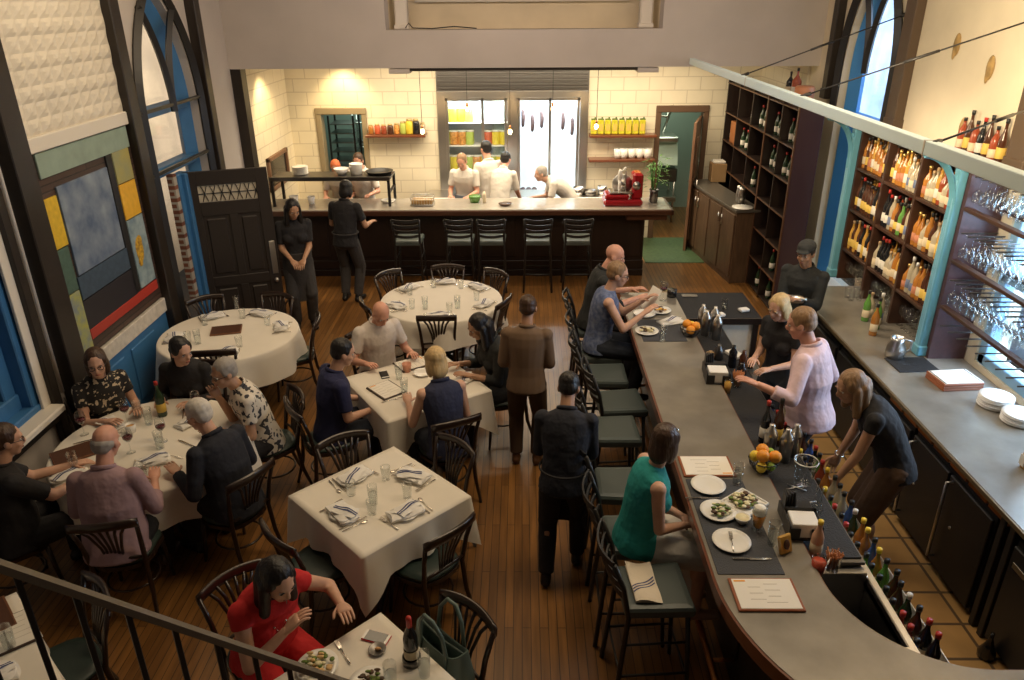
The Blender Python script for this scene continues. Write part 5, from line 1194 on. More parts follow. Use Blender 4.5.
# table of six
FOLDER.put((-3.42, 4.83, TZ), rad(-50), 'brown leather menu folder on the table of six')
bt = make_bottle(DGREEN, CAPR, LYEL, .32, .038, .60); bt.location = (-3.0, 5.42, TZ); tag(bt, 'green wine bottle with red capsule on the table of six', 'bottle')
for i, (x, y, w_, lb) in enumerate([(-3.0, 4.86, 1, 'red wine glass in the middle of the table of six'), (-3.24, 5.30, 1, 'red wine glass before the floral top woman'), (-2.82, 5.02, 1, 'red wine glass by the white haired man'), (-2.72, 5.46, 1, 'red wine glass held by the patterned shirt man'), (-3.50, 5.12, 1, 'red wine glass at wall side of the table of six')]): WINEGL.put((x, y, TZ), 0, lb)
for x, y, lb in [(-2.80, 4.92, 'tall water glass right of centre on the table of six'), (-3.19, 5.40, 'tall water glass before the woman in floral top'), (-3.05, 5.28, 'tall water glass left of the green wine bottle'), (-3.30, 4.62, 'tall water glass beside the bald man in pink'), (-2.72, 4.48, 'tall water glass beside the white haired man')]: TALL.put((x, y, TZ), 0, lb)
cd = thing('candle_glass', 'small candle glass with orange glow on the table of six', 'candle', (-3.14, 5.16, TZ)); m = M(); m.lathe([(0, 0), (.035, 0), (.042, .07), (.039, .07), (.033, .006), (0, .006)], n=14, caps=False); m.build('glass_shell', CHINA, cd); m = M(); m.lathe([(0, .05), (.038, .05), (0, .055)], n=12); m.build('wax', mat('amber_wax', (.70, .36, .08), .5), cd)
for x, y, a, lb in [(-2.78, 4.72, 20, 'napkin before the white haired man'), (-3.35, 5.26, 140, 'napkin before the woman in floral top'), (-3.30, 4.55, 220, 'napkin left of the bald man in pink'), (-2.72, 5.30, 60, 'napkin before the man in patterned shirt')]: NAPKIN.put((x, y, TZ), rad(a), 'striped white '+lb)
for i, (x, y, a) in enumerate([(-2.84, 5.45, 20), (-2.62, 4.98, 60), (-2.84, 4.42, 5), (-3.42, 5.02, 120)]): KNIFE.put((x, y, TZ), rad(a), ['knife by the green wine bottle', 'knife before the patterned shirt man', 'knife at the near side by the bald man', 'knife at the wall side near the folder'][i]+' on the table of six')
for i, (x, y, a) in enumerate([(-3.3, 5.12, 100), (-2.66, 4.80, 75)]): FORK.put((x, y, TZ), rad(a), ['fork before the woman in floral top', 'fork before the white haired man'][i]+' on the table of six')
# table of four
MENU.put((-1.20, 5.86, TZ), rad(34+8), 'open menu before the man in navy shirt'); MENU.put((-1.04, 6.38, TZ), rad(124+180), 'menu before the bald man in white shirt')
PLATE.put((-.92, 6.18, TZ), 0, 'white plate in the middle of the table of four'); cd2 = thing('candle_glass', 'pink glowing candle glass on the table of four', 'candle', (-1.07, 6.24, TZ)); m = M(); m.lathe([(0, 0), (.035, 0), (.045, .08), (.042, .08), (.033, .006), (0, .006)], n=14, caps=False); m.build('glass_shell', mat('pink_glass', (.60, .28, .18), .3), cd2)
for x, y, lb in [(-1.03, 5.80, 'tall water glass right of open menu'), (-1.12, 6.08, 'tall water glass behind open menu'), (-.78, 5.98, 'tall water glass held near the blonde woman')]: TALL.put((x, y, TZ), 0, lb+' on the table of four')
PHB = mat('phone_black', (.02, .02, .022), .15)
def phone(loc, rz, label, case):
    p = thing('phone', label, 'phone', loc, rz); m = M(); m.box((0, 0, .005), (.075, .15, .009), .003); m.build('case', case, p); m = M(); m.box((0, 0, .0105), (.068, .118, .002), .0005); m.build('screen', PHB, p); m = M(); m.box((0, .066, .0105), (.066, .014, .002)); m.box((0, -.066, .0105), (.066, .014, .002)); m.build('bezel', CHINA, p)
phone((-1.27, 6.16, TZ), rad(20), 'dark phone before the bald man in white shirt', BLACK); phone((-.79, 3.03, TZ), rad(72), 'phone in red case on the table of the woman in red', mat('red_case', (.60, .02, .03), .4))
NAPKIN.put((-.62, 5.62, TZ), rad(-20), 'striped white napkin by elbow of the blonde woman'); NAPKIN.put((-.52, 6.05, TZ), rad(60), 'striped white napkin before the dark haired woman'); FORK.put((-1.12, 5.68, TZ), rad(-60), 'fork below the open menu on the table of four')
# table of the woman in red
p = thing('wine_bottle', 'dark wine bottle with red capsule before the green handbag', 'bottle', (-.575, 2.87, TZ)); m = M(); m.lathe([(0, .02), (.037, .02), (.038, .17), (.03, .205), (.015, .24), (.0135, .30), (0, .305)], n=16, caps=False); m.build('bottle_glass', BLACKG, p); m = M(); m.lathe([(.0142, .245), (.0158, .25), (.0155, .30), (.013, .31), (0, .312)], n=12, caps=False); m.build('capsule', CAPR, p); m = M(); m.lathe([(.0392, .05), (.0396, .052), (.0396, .10), (.0392, .102)], n=16, caps=False); m.build('paper_label', LCREAM, p)
m = M(); m.lathe([(0, 0), (.050, 0), (.050, .045), (.046, .045), (.046, .006), (0, .006)], n=18, caps=False); tag(m.build('bottle_coaster', DSTEEL, loc=(-.575, 2.87, TZ-.001)), 'round steel wine coaster under the dark bottle', 'coaster')
d = thing('sauce_dish', 'small dark dish holding one piece of bread', 'dish', (-.77, 2.945, TZ)); m = M(); m.lathe([(0, 0), (.03, 0), (.048, .014), (.045, .014), (.028, .005), (0, .005)], n=18, caps=False); m.build('dish', DSTEEL, d); m = M(); m.ell((.004, 0, .014), (.018, .010, .008)); m.build('bread_piece', mat('crust', (.62, .35, .15), .8), d)
TALL.put((-.50, 2.79, TZ), 0, 'tall water glass beside the dark wine bottle'); TALL.put((-.66, 2.72, TZ), 0, 'second tall water glass in front of dark wine bottle'); FORK.put((-.95, 2.93, TZ), rad(35), 'fork lying before the woman in red')
PLATE2.put((-1.06, 2.83, TZ), 0, 'white plate of salad before the woman in red'); food((-1.06, 2.83, TZ+.006), .08, [(HERB, 'greens'), (CREAMF, 'cheese'), (mat('bread_food', (.65, .42, .18), .7), 'bread')], 14, 'salad and bread on plate of the woman in red', 8, h=.03)
PLATE2.put((-.77, 2.72, TZ), 0, 'white plate of greens at front of red woman table'); food((-.77, 2.72, TZ+.006), .07, [(HERB, 'greens'), (CHAR, 'bits')], 16, 'greens with dark bits on the front plate', 9, h=.03)
# table behind railing
FOLDER.put((-2.98, 3.14, TZ), rad(45), 'brown menu folder at far corner of railing table'); MENU.put((-2.80, 3.05, TZ), rad(40), 'open white menu on the railing table'); TALL.put((-2.74, 2.95, TZ), 0, 'tall water glass on the railing table')
NAPKIN.put((-2.70, 2.72, TZ), rad(40), 'striped white napkin on the railing table'); FORK.put((-2.83, 2.80, TZ), rad(30), 'fork on the railing table')
# handbag
bagm = mat('grey_green_leather', (.10, .145, .13), .45, bump=.1, bscale=30)
hb = thing('handbag', 'grey green leather tote bag on the chair by wine bottle', 'handbag', (-.43, 3.0, .485), rad(-44)); hb.scale = (1.15, 1.15, 1.1)
m = M(); rings = []
for z, wx, wy in ((0, .17, .075), (.02, .18, .085), (.12, .175, .08), (.22, .165, .06), (.27, .16, .05)):
    rings.append([V((wx*abs(cos(a))**.6*(1 if cos(a) > 0 else -1), wy*abs(sin(a))**.6*(1 if sin(a) > 0 else -1), z-.02*(abs(cos(a))**2)*0+.025*cos(2*a)*z/.27)) for a in [2*pi*i/28 for i in range(28)]])
m.loft(rings, caps=False); m.add(rings[0], [list(range(28))]); inn = [[p*1 for p in rings[-1]], [V((p.x*.93, p.y*.86, p.z-.005)) for p in rings[-1]], [V((p.x*.93, p.y*.86, p.z-.16)) for p in rings[-1]]]
m.loft(inn, caps=False); m.add(inn[2], [list(range(28))]); m.build('bag_body', bagm, hb)
for s in (-1, 1):
    m = M(); m.tube([(-.09, s*.06, .17), (-.09, s*.055, .27), (-.075, s*.06, .38), (-.03, s*.07, .45), (.03, s*.07, .45), (.075, s*.06, .38), (.09, s*.055, .27), (.09, s*.06, .17)], .010, 7); m.build('handle', bagm, hb)
m = M(); m.tube([(-.15, 0, .285), (0, .0, .262), (.15, 0, .285)], .006, 5); m.b2((-.02, -.085, .06), (.02, -.078, .2), .004); m.build('seam_strip', mat('dark_green_leather', (.06, .09, .08), .5), hb)
# ------------------------------------------------------------------ stair railing
rl = thing('stair_railing', 'dark steel stair railing descending across the lower left', 'railing', (0, 0, 0))
RA, RB = V((-1.321, 1.479, 2.603)), V((-.684, 2.086, 1.50)); RD_ = RB-RA
STR = mat('painted_rail_steel', (.17, .14, .105), .4, .3)
m = M(); a, b = RA-RD_*.6, RB+RD_*.5; d = (b-a).normalized(); sd = d.cross(V((0, 0, 1))).normalized(); up = sd.cross(d)
def barr(p, q, w_, h, mm): mm.loft([[p+sd*w_+up*h, p-sd*w_+up*h, p-sd*w_-up*h, p+sd*w_-up*h], [q+sd*w_+up*h, q-sd*w_+up*h, q-sd*w_-up*h, q+sd*w_-up*h]], sm=False)
barr(a, b, .019, .010, m); m.build('handrail', STR, rl)
m = M(); barr(a+V((0, 0, -.85)), b+V((0, 0, -.85)), .018, .008, m); m.build('bottom_rail', STR, rl)
for i in range(-5, 14):
    p = RA+RD_*(i*.1235+.028); m = M(); m.box((p.x, p.y, p.z-.43), (.016, .016, .84), .002, rz=rad(43)); m.build('baluster', IRON, rl)
# ------------------------------------------------------------------ people
SK = {}
def skin(nm, c):
    if nm not in SK: SK[nm] = mat('skin_'+nm, c, .5, var=.08, vscale=12)
    return SK[nm]
EYEW = mat('eye_white', (.75, .72, .68), .3); EYED = mat('eye_dark', (.03, .02, .015), .2); LIP = mat('lips', (.40, .14, .11), .5)
def remesh(m, vox, smooth=4):
    me = bpy.data.meshes.new('tmp'); me.from_pydata(m.v, [], m.f)
    import bmesh
    bm = bmesh.new(); bm.from_mesh(me); bmesh.ops.recalc_face_normals(bm, faces=bm.faces); bm.to_mesh(me); bm.free()
    o = bpy.data.objects.new('tmp', me); COL.objects.link(o)
    r = o.modifiers.new('r', 'REMESH'); r.mode = 'VOXEL'; r.voxel_size = vox; r.use_smooth_shade = True
    if smooth: s = o.modifiers.new('s', 'SMOOTH'); s.iterations = smooth; s.factor = .5
    dg = bpy.context.evaluated_depsgraph_get(); dg.update()
    ev = o.evaluated_get(dg); em = ev.to_mesh()
    out = M(); out.v = [tuple(v.co) for v in em.vertices]; out.f = [list(p.vertices) for p in em.polygons]; out.m = [0]*len(out.f); out.s = [True]*len(out.f)
    ev.to_mesh_clear(); bpy.data.objects.remove(o); bpy.data.meshes.remove(me)
    return out
def ik(A, T, l1, l2, pole):
    A, T, pole = V(A), V(T), V(pole); d = T-A; L = d.length
    if L > (l1+l2)*.995: d = d*((l1+l2)*.995/L); T = A+d; L = d.length
    n = d.normalized(); x = (l1*l1-l2*l2+L*L)/(2*L); h = sqrt(max(0, l1*l1-x*x))
    p = pole-n*pole.dot(n)
    if p.length < 1e-4: p = V((0, -1, 0))
    return A+n*x+p.normalized()*h, T
def cap(m, p, q, r1, r2, n=12):
    p, q = V(p), V(q); d = (q-p).normalized()
    m.tube([p-d*r1*.85, p-d*r1*.5, p, q, q+d*r2*.5, q+d*r2*.85], [r1*.5, r1*.86, r1, r2, r2*.86, r2*.5], n)
def person(label, loc, face, skinc, hairc=None, hair='short', top=None, bottom=None, shoes=None, sex='m', s=1.0, fat=1.0, ph=.93, lean=0, side=0, twist=0, hy=0, hp=0, ht=0,
           lh=(-.22, .04, None), rh=(.22, .04, None), lf=(-.10, .02), rf=(.10, .02), sleeve=.55, tophem=-.08, skirt=None, curl=.5, apron=None, glasses=False, dz=.0, extra=None, collar=True, elbow=(.35, -.6, -.8), feetz=0, cat='person', open_neck=False, pant_end=1.0):
    w = .92 if sex == 'f' else 1.0
    P0 = V((0, 0, ph))
    def ang(t): k = min(1, max(0, .35+.75*t/.5)); return rad(lean)*k, rad(side)*k, rad(twist)*min(1, max(0, t/.45))
    cache = {}
    def spine(t):
        n = 12; p = P0.copy(); 
        for i in range(n):
            a, b, _ = ang(t*(i+.5)/n); d = V((sin(b)*cos(a), sin(a)*cos(b), cos(a)*cos(b))); p = p+d*(t/n)
        return p
    def frame(t):
        a, b, y = ang(t); return Matrix.Rotation(y, 3, 'Z') @ Matrix.Rotation(-a, 3, 'X') @ Matrix.Rotation(b, 3, 'Y')
    def ring(t, wx, wy, oy=0, e=0, n=18):
        c, F = spine(t), frame(t); return [c+F @ V(((wx+e)*cos(2*pi*j/n), oy+(wy+e)*sin(2*pi*j/n), 0)) for j in range(n)]
    fw = fat
    prof = [(-.13, .09*w, .08, 0), (-.09, .155, .11*fw, -.005), (-.02, .172*fw**.6, .125*fw, -.008), (.07, .160*w*fw, .115*fw, .008*(fw-1)*10), (.16, .150*w*fw, .110*fw, .01*(fw-1)*10), (.26, .160*w*fw**.6, .115*fw**.7, .0), (.36, .178*w, .122, .004), (.44, .185*w, .110, 0), (.49, .160*w, .085, -.01), (.525, .085, .062, -.012)]
    # joints
    Fs = frame(.45); S = {-1: spine(.455)+Fs @ V((-.178*w, -.005, 0)), 1: spine(.455)+Fs @ V((.178*w, -.005, 0))}
    neck0 = spine(.51)
    Fh = Matrix.Rotation(rad(twist*.6+hy), 3, 'Z') @ Matrix.Rotation(rad(-(lean*.35+hp)), 3, 'X') @ Matrix.Rotation(rad(ht+side*.4), 3, 'Y')
    Fn = frame(.5); hb = neck0+Fn @ V((0, .012, .085)); hc = hb+Fh @ V((0, .028, .105))
    Hp = {-1: P0+V((-.09, 0, -.03)), 1: P0+V((.09, 0, -.03))}
    arms = {}; legs = {}
    for sd, t in ((-1, lh), (1, rh)):
        if t[2] is None: T = S[sd]+V((t[0]-sd*.178, t[1], -.50))
        else: T = V(t)
        E, W = ik(S[sd], T, .285, .255, (sd*elbow[0], elbow[1], elbow[2])); arms[sd] = (S[sd], E, W)
    for sd, t in ((-1, lf), (1, rf)):
        T = V((t[0], t[1], (t[2] if len(t) > 2 else 0)+.085+feetz)); K, A = ik(Hp[sd], T, .43, .43, (sd*.15, 1, .15)); legs[sd] = (Hp[sd], K, A)
    # ---- bare body, one surface
    m = M(); m.loft([ring(*p) for p in prof])
    if sex == 'f' and lean < 60:
        for sd in (-1, 1): m.ell(spine(.31)+frame(.31) @ V((sd*.075, .085, 0)), (.07, .06, .07))
    cap(m, neck0, hb+Fh @ V((0, .01, .03)), .058*w, .054*w)
    for sd in (-1, 1):
        a, b, c = arms[sd]; cap(m, a, b, .050*w*fat**.4, .040*w*fat**.3); cap(m, b, c, .042*w, .027*w); m.ell(a, (.058*w,)*3 if True else 0)
        h, k, f = legs[sd]; cap(m, h, k, .088*fat**.5, .058); cap(m, k, f, .056, .038); m.ell(k+(f-k)*.28+V((0, -.015, 0)), (.052, .055, .10))
        fd = V((sd*.15, 1, 0)).normalized(); cap(m, f+V((0, -.03, -.045)), f+fd*.14+V((0, 0, -.058)), .036, .026)
    def H(x, y, z): return hc+Fh @ V((x, y, z))
    hs = 1.0
    m.ell(H(0, -.012, .03), (.075, .096, .086), Fh); m.ell(H(0, .022, -.035), (.060, .068, .085), Fh); m.ell(H(0, .052, -.092), (.034, .032, .026), Fh)
    m.ell(H(0, .094, -.022), (.014, .022, .026), Fh); m.ell(H(0, .082, .012), (.012, .014, .03), Fh); m.ell(H(0, .072, .026), (.05, .018, .013), Fh); m.ell(H(0, .082, -.062), (.026, .012, .013), Fh)
    for sd in (-1, 1): m.ell(H(sd*.075, -.006, -.012), (.012, .024, .032), Fh); m.ell(H(sd*.042, .058, -.03), (.02, .02, .018), Fh)
    body = remesh(m, .0095, 3)
    # hands: palm plus five fingers
    for sd in (-1, 1):
        a, b, c = arms[sd]; d = (c-b).normalized(); tw = V((0, 0, -1)); 
        if abs(d.z) > .8: tw = V((-sd, 0, 0))
        nrm = (tw-d*tw.dot(d)).normalized(); ac = d.cross(nrm).normalized()        # palm normal, across
        if ac.dot(V((sd, 0, 0))) > 0 and abs(d.z) <= .8: pass
        thumb = ac if ac.dot(V((-sd, .2 if abs(d.z) > .8 else 0, 0))) > 0 else -ac
        if abs(d.z) > .8: thumb = V((0, 1, 0))-d*d.y; thumb.normalize()
        R = Matrix((ac, d, nrm)).transposed(); pc = c+d*.045
        body.loft([[c+d*t+ac*wx*cos(2*pi*j/10)+nrm*wy*sin(2*pi*j/10) for j in range(10)] for t, wx, wy in ((-.03, .022, .018), (0, .027, .018), (.03, .038, .017), (.07, .042, .015), (.095, .038, .012))])
        for i in range(4):
            off = thumb*(.031-.0205*i); L = (.070, .078, .072, .058)[i]; p = c+d*.085+off; q = curl+.06*i; pts = [p]; dirv = d
            for k, fr in enumerate((.42, .32, .26)):
                aa = q*(.35+.5*k); dirv = (d*cos(aa)+nrm*sin(aa)).normalized(); p = p+dirv*L*fr; pts.append(p)
            body.tube([pts[0]-d*.012]+pts+[pts[-1]+dirv*.006], [.0085, .009, .0082, .0076, .006, .003], 7)
        tp = c+d*.022+thumb*.026; td = (thumb*.75+d*.65+nrm*.25).normalized(); t2 = tp+td*.038; td2 = (td*.6+d*.6+nrm*.3).normalized()
        body.tube([tp-td*.02, tp, t2, t2+td2*.03, t2+td2*.036], [.011, .0115, .010, .008, .004], 7)
    # eyes, brows, lips
    for sd in (-1, 1):
        body.ell(H(sd*.031, .0735, .002), (.012, .009, .0065), Fh, 8, 6, 1); body.ell(H(sd*.031, .0805, .002), (.0055, .004, .0055), Fh, 8, 6, 2)
        body.ell(H(sd*.033, .085, .022), (.016, .005, .0032), Fh, 8, 5, 4)
    body.ell(H(0, .090, -.060), (.021, .007, .0075), Fh, 10, 6, 3)
    root = body.build('person', [skinc, EYEW, EYED, LIP, hairc or skinc], None, (loc[0], loc[1], loc[2]), face); root.scale = (s, s, s); tag(root, label, cat)
    # ---- hair
    if hair != 'bald' and hairc:
        m = M()
        def E(x, y, z, a, b, c): m.ell(H(x, y, z), (a, b, c), Fh)
        if hair == 'fringe':
            E(0, -.036, -.004, .0795, .084, .050); E(0, -.06, -.03, .066, .052, .045)
        else:
            E(0, -.024, .042, .083, .097, .086); E(0, -.048, .0, .078, .066, .07)
            if hair == 'short':
                for sd in (-1, 1): E(sd*.068, .005, .022, .014, .03, .03)
            if hair in ('bob', 'long', 'pony', 'bun'):
                for sd in (-1, 1): E(sd*.066, .0, .03, .020, .05, .05)
            if hair == 'bob':
                for sd in (-1, 1): E(sd*.068, -.015, -.045, .026, .055, .085)
                E(0, -.07, -.055, .076, .045, .09)
            if hair == 'long':
                for sd in (-1, 1): cap(m, H(sd*.070, -.012, -.01), hc+Fh @ V((sd*.085, -.015, -.05))+V((0, 0, -.15)), .034, .030)
                cap(m, H(0, -.075, -.02), hc+Fh @ V((0, -.11, -.06))+V((0, 0, -.20)), .074, .056)
                for sd in (-1, 1): cap(m, H(sd*.05, -.065, -.02), hc+Fh @ V((sd*.07, -.09, -.06))+V((0, 0, -.20)), .045, .032)
            if hair == 'pony':
                E(0, -.115, .0, .03, .03, .03); cap(m, H(0, -.125, -.01), hc+Fh @ V((0, -.14, -.05))+V((0, 0, -.16)), .030, .018)
            if hair == 'bun': E(0, -.115, .045, .042, .04, .042)
            if hair == 'curly':
                rn = random.Random(2)
                for i in range(40):
                    a = rn.random()*6.28; z = rn.uniform(-.02, .12); rr = .078*sqrt(max(.1, 1-((z-.03)/.1)**2)); y = rr*sin(a)*1.15-.02
                    if y > .05 and z < .06: continue
                    E(rr*cos(a), y, z, .024, .024, .024)
        hm = remesh(m, .008, 2); hm.build('hair', hairc, root)
    if hair == 'cap':
        pass
    # ---- clothes
    def cloth(name, mm, mt, vox=.010): return remesh(mm, vox, 3).build(name, mt, root)
    if top:
        m = M(); e = .013; pr = [p for p in prof if p[0] >= tophem]
        rr = [ring(tophem-.005, pr[0][1]+.006, pr[0][2]+.006, pr[0][3], e+.004)]+[ring(*p, e) for p in pr]
        if open_neck: rr = rr[:-1]+[ring(.505, .125*w, .075, -.01, .006)]
        else: rr[-1] = ring(.54, .066, .060, -.010, .008)
        m.loft(rr)
        if sex == 'f' and lean < 60:
            for sd in (-1, 1): m.ell(spine(.31)+frame(.31) @ V((sd*.075, .088, 0)), (.078, .068, .078))
        for sd in (-1, 1):
            a, b, c = arms[sd]
            if sleeve > 0:
                m.ell(a, (.068*w,)*3)
                if sleeve < 1: q = a+(b-a)*sleeve; m.tube([a, a+(q-a)*.5, q], [.066*w*fat**.4, .062*w*fat**.3, .060*w*fat**.3], 12)
                else:
                    cap(m, a, b, .062*w*fat**.4, .054*w); q = b+(c-b)*(sleeve-1); m.tube([b, q], [.055*w, .043*w if sleeve > 1.7 else .052*w], 12)
        cl = cloth('shirt' if skirt != 'dress' else 'dress_top', m, top)
        if collar:
            m = M(); c0 = spine(.53); F = frame(.53); m.tube([c0+F @ V((.072*cos(t), -.012+.066*sin(t), .012-.012*sin(t))) for t in [2*pi*i/20 for i in range(20)]], .012, 6, closed=True, flat=(.6, 1.5)); m.build('collar', top, cl)
    if bottom:
        m = M(); e = .012
        m.loft([ring(*p, e) for p in prof if p[0] <= .09])
        if skirt:
            for sd in (-1, 1):
                h, k, f = legs[sd]; cap(m, h, k, .108, .085)
                if skirt != 'short' and skirt != 'dress': q = k+(f-k)*.75; cap(m, k, q, .085, .075)
            h1 = (legs[-1][0]+legs[1][0])/2; k1 = (legs[-1][1]+legs[1][1])/2; f1 = k1+((legs[-1][2]+legs[1][2])/2-k1)*.75
            cap(m, h1, k1, .10, .08)
            if skirt == 'long': cap(m, k1, f1, .085, .075)
        else:
            for sd in (-1, 1):
                h, k, f = legs[sd]; cap(m, h, k, .102*fat**.5, .080); q = k+(f-k)*(.96*pant_end); m.ell(k, .082); m.tube([k, k+(f-k)*.3, q], [.076, .076, .062], 12)
        cloth('trousers' if not skirt else 'skirt', m, bottom)
    if shoes:
        for sd in (-1, 1):
            f = legs[sd][2]; fd = V((sd*.15, 1, 0)).normalized(); m = M(); cap(m, f+V((0, -.035, -.045)), f+fd*.15+V((0, 0, -.053)), .043, .034); cap(m, f+V((0, -.01, .0)), f+V((0, -.005, -.03)), .044, .046)
            remesh(m, .010, 2).build('shoe', shoes, root)
    if apron:
        m = M()
        def g(u, v):
            t = .12-v*.14 if v < 1 else 0; F = frame(.0); a = -1.15+2.3*u; ex = .195*fat; ey = .165*fat
            p = P0+V((ex*sin(a), ey*cos(a), .10-.62*v)); return p
        m.grid(14, 10, g); m.grid(14, 10, lambda u, v: g(u, v)*1.0+V((0, .006, 0))); a = m.build('apron', apron, root)
        m = M(); m.tube([P0+V((.185*fat*sin(t), .155*fat*cos(t), .10)) for t in [2*pi*i/24 for i in range(24)]], .009, 5, closed=True); m.build('apron_tie', apron, a)
    if glasses:
        m = M()
        for sd in (-1, 1): m.tube([H(sd*.032+.022*cos(t), .092, .002+.016*sin(t)) for t in [2*pi*i/12 for i in range(12)]], .0025, 5, closed=True); m.tube([H(sd*.054, .09, .006), H(sd*.078, .03, .006), H(sd*.08, -.01, -.0)], .0025, 5)
        m.build('spectacles', IRON, root)
    if extra: extra(root, H, Fh, hc, spine, frame, arms, legs)
    return root
SF = skin('fair', (.62, .36, .25)); SP = skin('pink', (.66, .34, .24)); ST = skin('tan', (.50, .28, .17)); SO = skin('olive', (.42, .23, .14)); SBN = skin('brown', (.30, .15, .085))
HBLK = mat('black_hair', (.010, .008, .008), .42, bump=.6, bscale=70, stretch=(1, 1, .12)); HBRN = mat('brown_hair', (.055, .026, .013), .45, var=.25, vscale=60, bump=.6, bscale=70, stretch=(1, 1, .12)); HGRY = mat('grey_hair', (.34, .31, .28), .6, var=.1, vscale=60); HWHT = mat('white_hair', (.62, .58, .52), .6, var=.15, vscale=60); HBLD = mat('blonde_hair', (.60, .42, .20), .5, var=.16, vscale=55, bump=.6, bscale=70, stretch=(1, 1, .12)); HLT = mat('light_brown_hair', (.27, .16, .08), .5, var=.16, vscale=55, bump=.6, bscale=70, stretch=(1, 1, .12))
def fabric(n, c, **k): return mat('fabric_'+n, c, .85, bump=.55, bscale=11, bdist=.03, **k)
FB = fabric('black', (.016, .015, .017)); FNAVY = fabric('navy', (.022, .026, .085)); FDN = fabric('dark_navy', (.014, .016, .026)); FWH = fabric('white_shirt', (.66, .60, .55)); FPINK = fabric('dusty_pink', (.34, .22, .24)); FRED = fabric('red', (.55, .018, .020)); FTEAL = fabric('teal', (.02, .30, .29), var=.12, vscale=6); FBLUE = fabric('blue_print', (.07, .10, .22), vscale=26, col2=(.20, .24, .36)); FDARK = fabric('charcoal', (.022, .024, .024)); FDEN = fabric('dark_denim', (.018, .024, .040)); FCHEF = fabric('chef_white', (.72, .68, .62)); FPS = fabric('pale_pink_shirt', (.70, .52, .56)); FGREY = fabric('grey', (.045, .042, .042)); FBRN = fabric('brown', (.10, .055, .03)); FCRM = fabric('cream', (.70, .64, .55)); FDB = fabric('dark_blue_shirt', (.025, .03, .07))
def pattern(name, base, blot, sc, th):
    m = mat(name, base, .85); nt = m.node_tree; N = nt.nodes; L = nt.links; tc = N.new('ShaderNodeTexCoord'); vo = N.new('ShaderNodeTexNoise'); vo.inputs['Scale'].default_value = sc; vo.inputs['Detail'].default_value = 1.5
    r = N.new('ShaderNodeValToRGB'); r.color_ramp.interpolation = 'CONSTANT'; r.color_ramp.elements[0].color = (*base, 1); r.color_ramp.elements[1].position = th; r.color_ramp.elements[1].color = (*blot, 1)
    L.new(tc.outputs['Object'], vo.inputs['Vector']); L.new(vo.outputs['Fac'], r.inputs[0]); L.new(r.outputs[0], N['Principled BSDF'].inputs['Base Color']); return m
FPAT = pattern('floral_white_shirt', (.70, .64, .55), (.05, .05, .06), 22, .57); FFLOR = pattern('black_floral_top', (.018, .016, .016), (.55, .45, .32), 30, .60)
SHB = mat('black_shoe', (.012, .012, .012), .35); SHT = mat('tan_shoe', (.45, .26, .17), .4); SHBR = mat('brown_shoe', (.10, .045, .02), .4)
def at(c, ang, d, z=0): p = polar(c, ang, d); return (p[0], p[1], z), rad(ang)+pi/2
SIT = dict(ph=.555, lf=(-.13, .40), rf=(.13, .42))
def necklace(root, H, Fh, hc, spine, frame, arms, legs):
    m = M(); c = spine(.49); F = frame(.45)
    m.tube([c+F @ V((.07*cos(t), .10+.03*sin(t)*0, .03)) if False else c+F @ V((-.06, .075, .02)), c+F @ V((-.035, .135, -.12)), c+F @ V((0, .150, -.20)), c+F @ V((.035, .135, -.12)), c+F @ V((.06, .075, .02))], .003, 5)
    for p in ((-.035, .137, -.12), (0, .152, -.2), (.035, .137, -.12)): m.ell(c+F @ V(p), .007)
    m.build('necklace', SILVER, root)
# table of six
l, f = at(T1, 140, .90); person('woman in black floral top with brown hair at table of six', l, f, SF, HBRN, 'bob', FFLOR, FB, SHB, 'f', lean=16, hy=-24, hp=6, lh=(-.14, .36, .80), rh=(.12, .38, .80), sleeve=.5, glasses=True, **SIT)
l, f = at(T1, 92, .92); person('woman in black with long black hair in ponytail at table', l, f, SF, HBLK, 'pony', FB, FB, SHB, 'f', lean=22, hy=55, hp=8, lh=(-.12, .36, .80), rh=(.16, .34, .80), sleeve=1.6, **SIT)
l, f = at(T1, 30, .84); person('man in white shirt with dark floral print at table', l, f, ST, HGRY, 'short', FPAT, FB, SHB, 'm', lean=22, hy=15, hp=5, lh=(-.16, .36, .80), rh=(.02, .30, 1.0), sleeve=.62, glasses=True, **SIT)
l, f = at(T1, -30, .92); person('white haired man in dark navy jacket at table', l, f, SF, HWHT, 'short', FDN, FB, SHB, 'm', fat=1.15, lean=22, hy=15, hp=10, lh=(-.22, .32, .80), rh=(.18, .34, .80), sleeve=1.95, **SIT)
l, f = at(T1, -82, .94); person('bald man in dusty pink shirt with back to the camera', l, f, SP, HGRY, 'fringe', FPINK, FB, SHBR, 'm', fat=1.25, lean=16, hy=-15, hp=14, lh=(-.2, .36, .80), rh=(.2, .34, .80), sleeve=1.5, **SIT)
l, f = at(T1, 233, 1.06); person('person in black at the left edge leaning to table', l, f, SF, HBRN, 'short', FB, FB, SHB, 'm', fat=1.25, lean=10, hy=-10, hp=8, lh=(-.10, .50, .80), rh=(.14, .50, .80), sleeve=.8, glasses=True, **SIT)
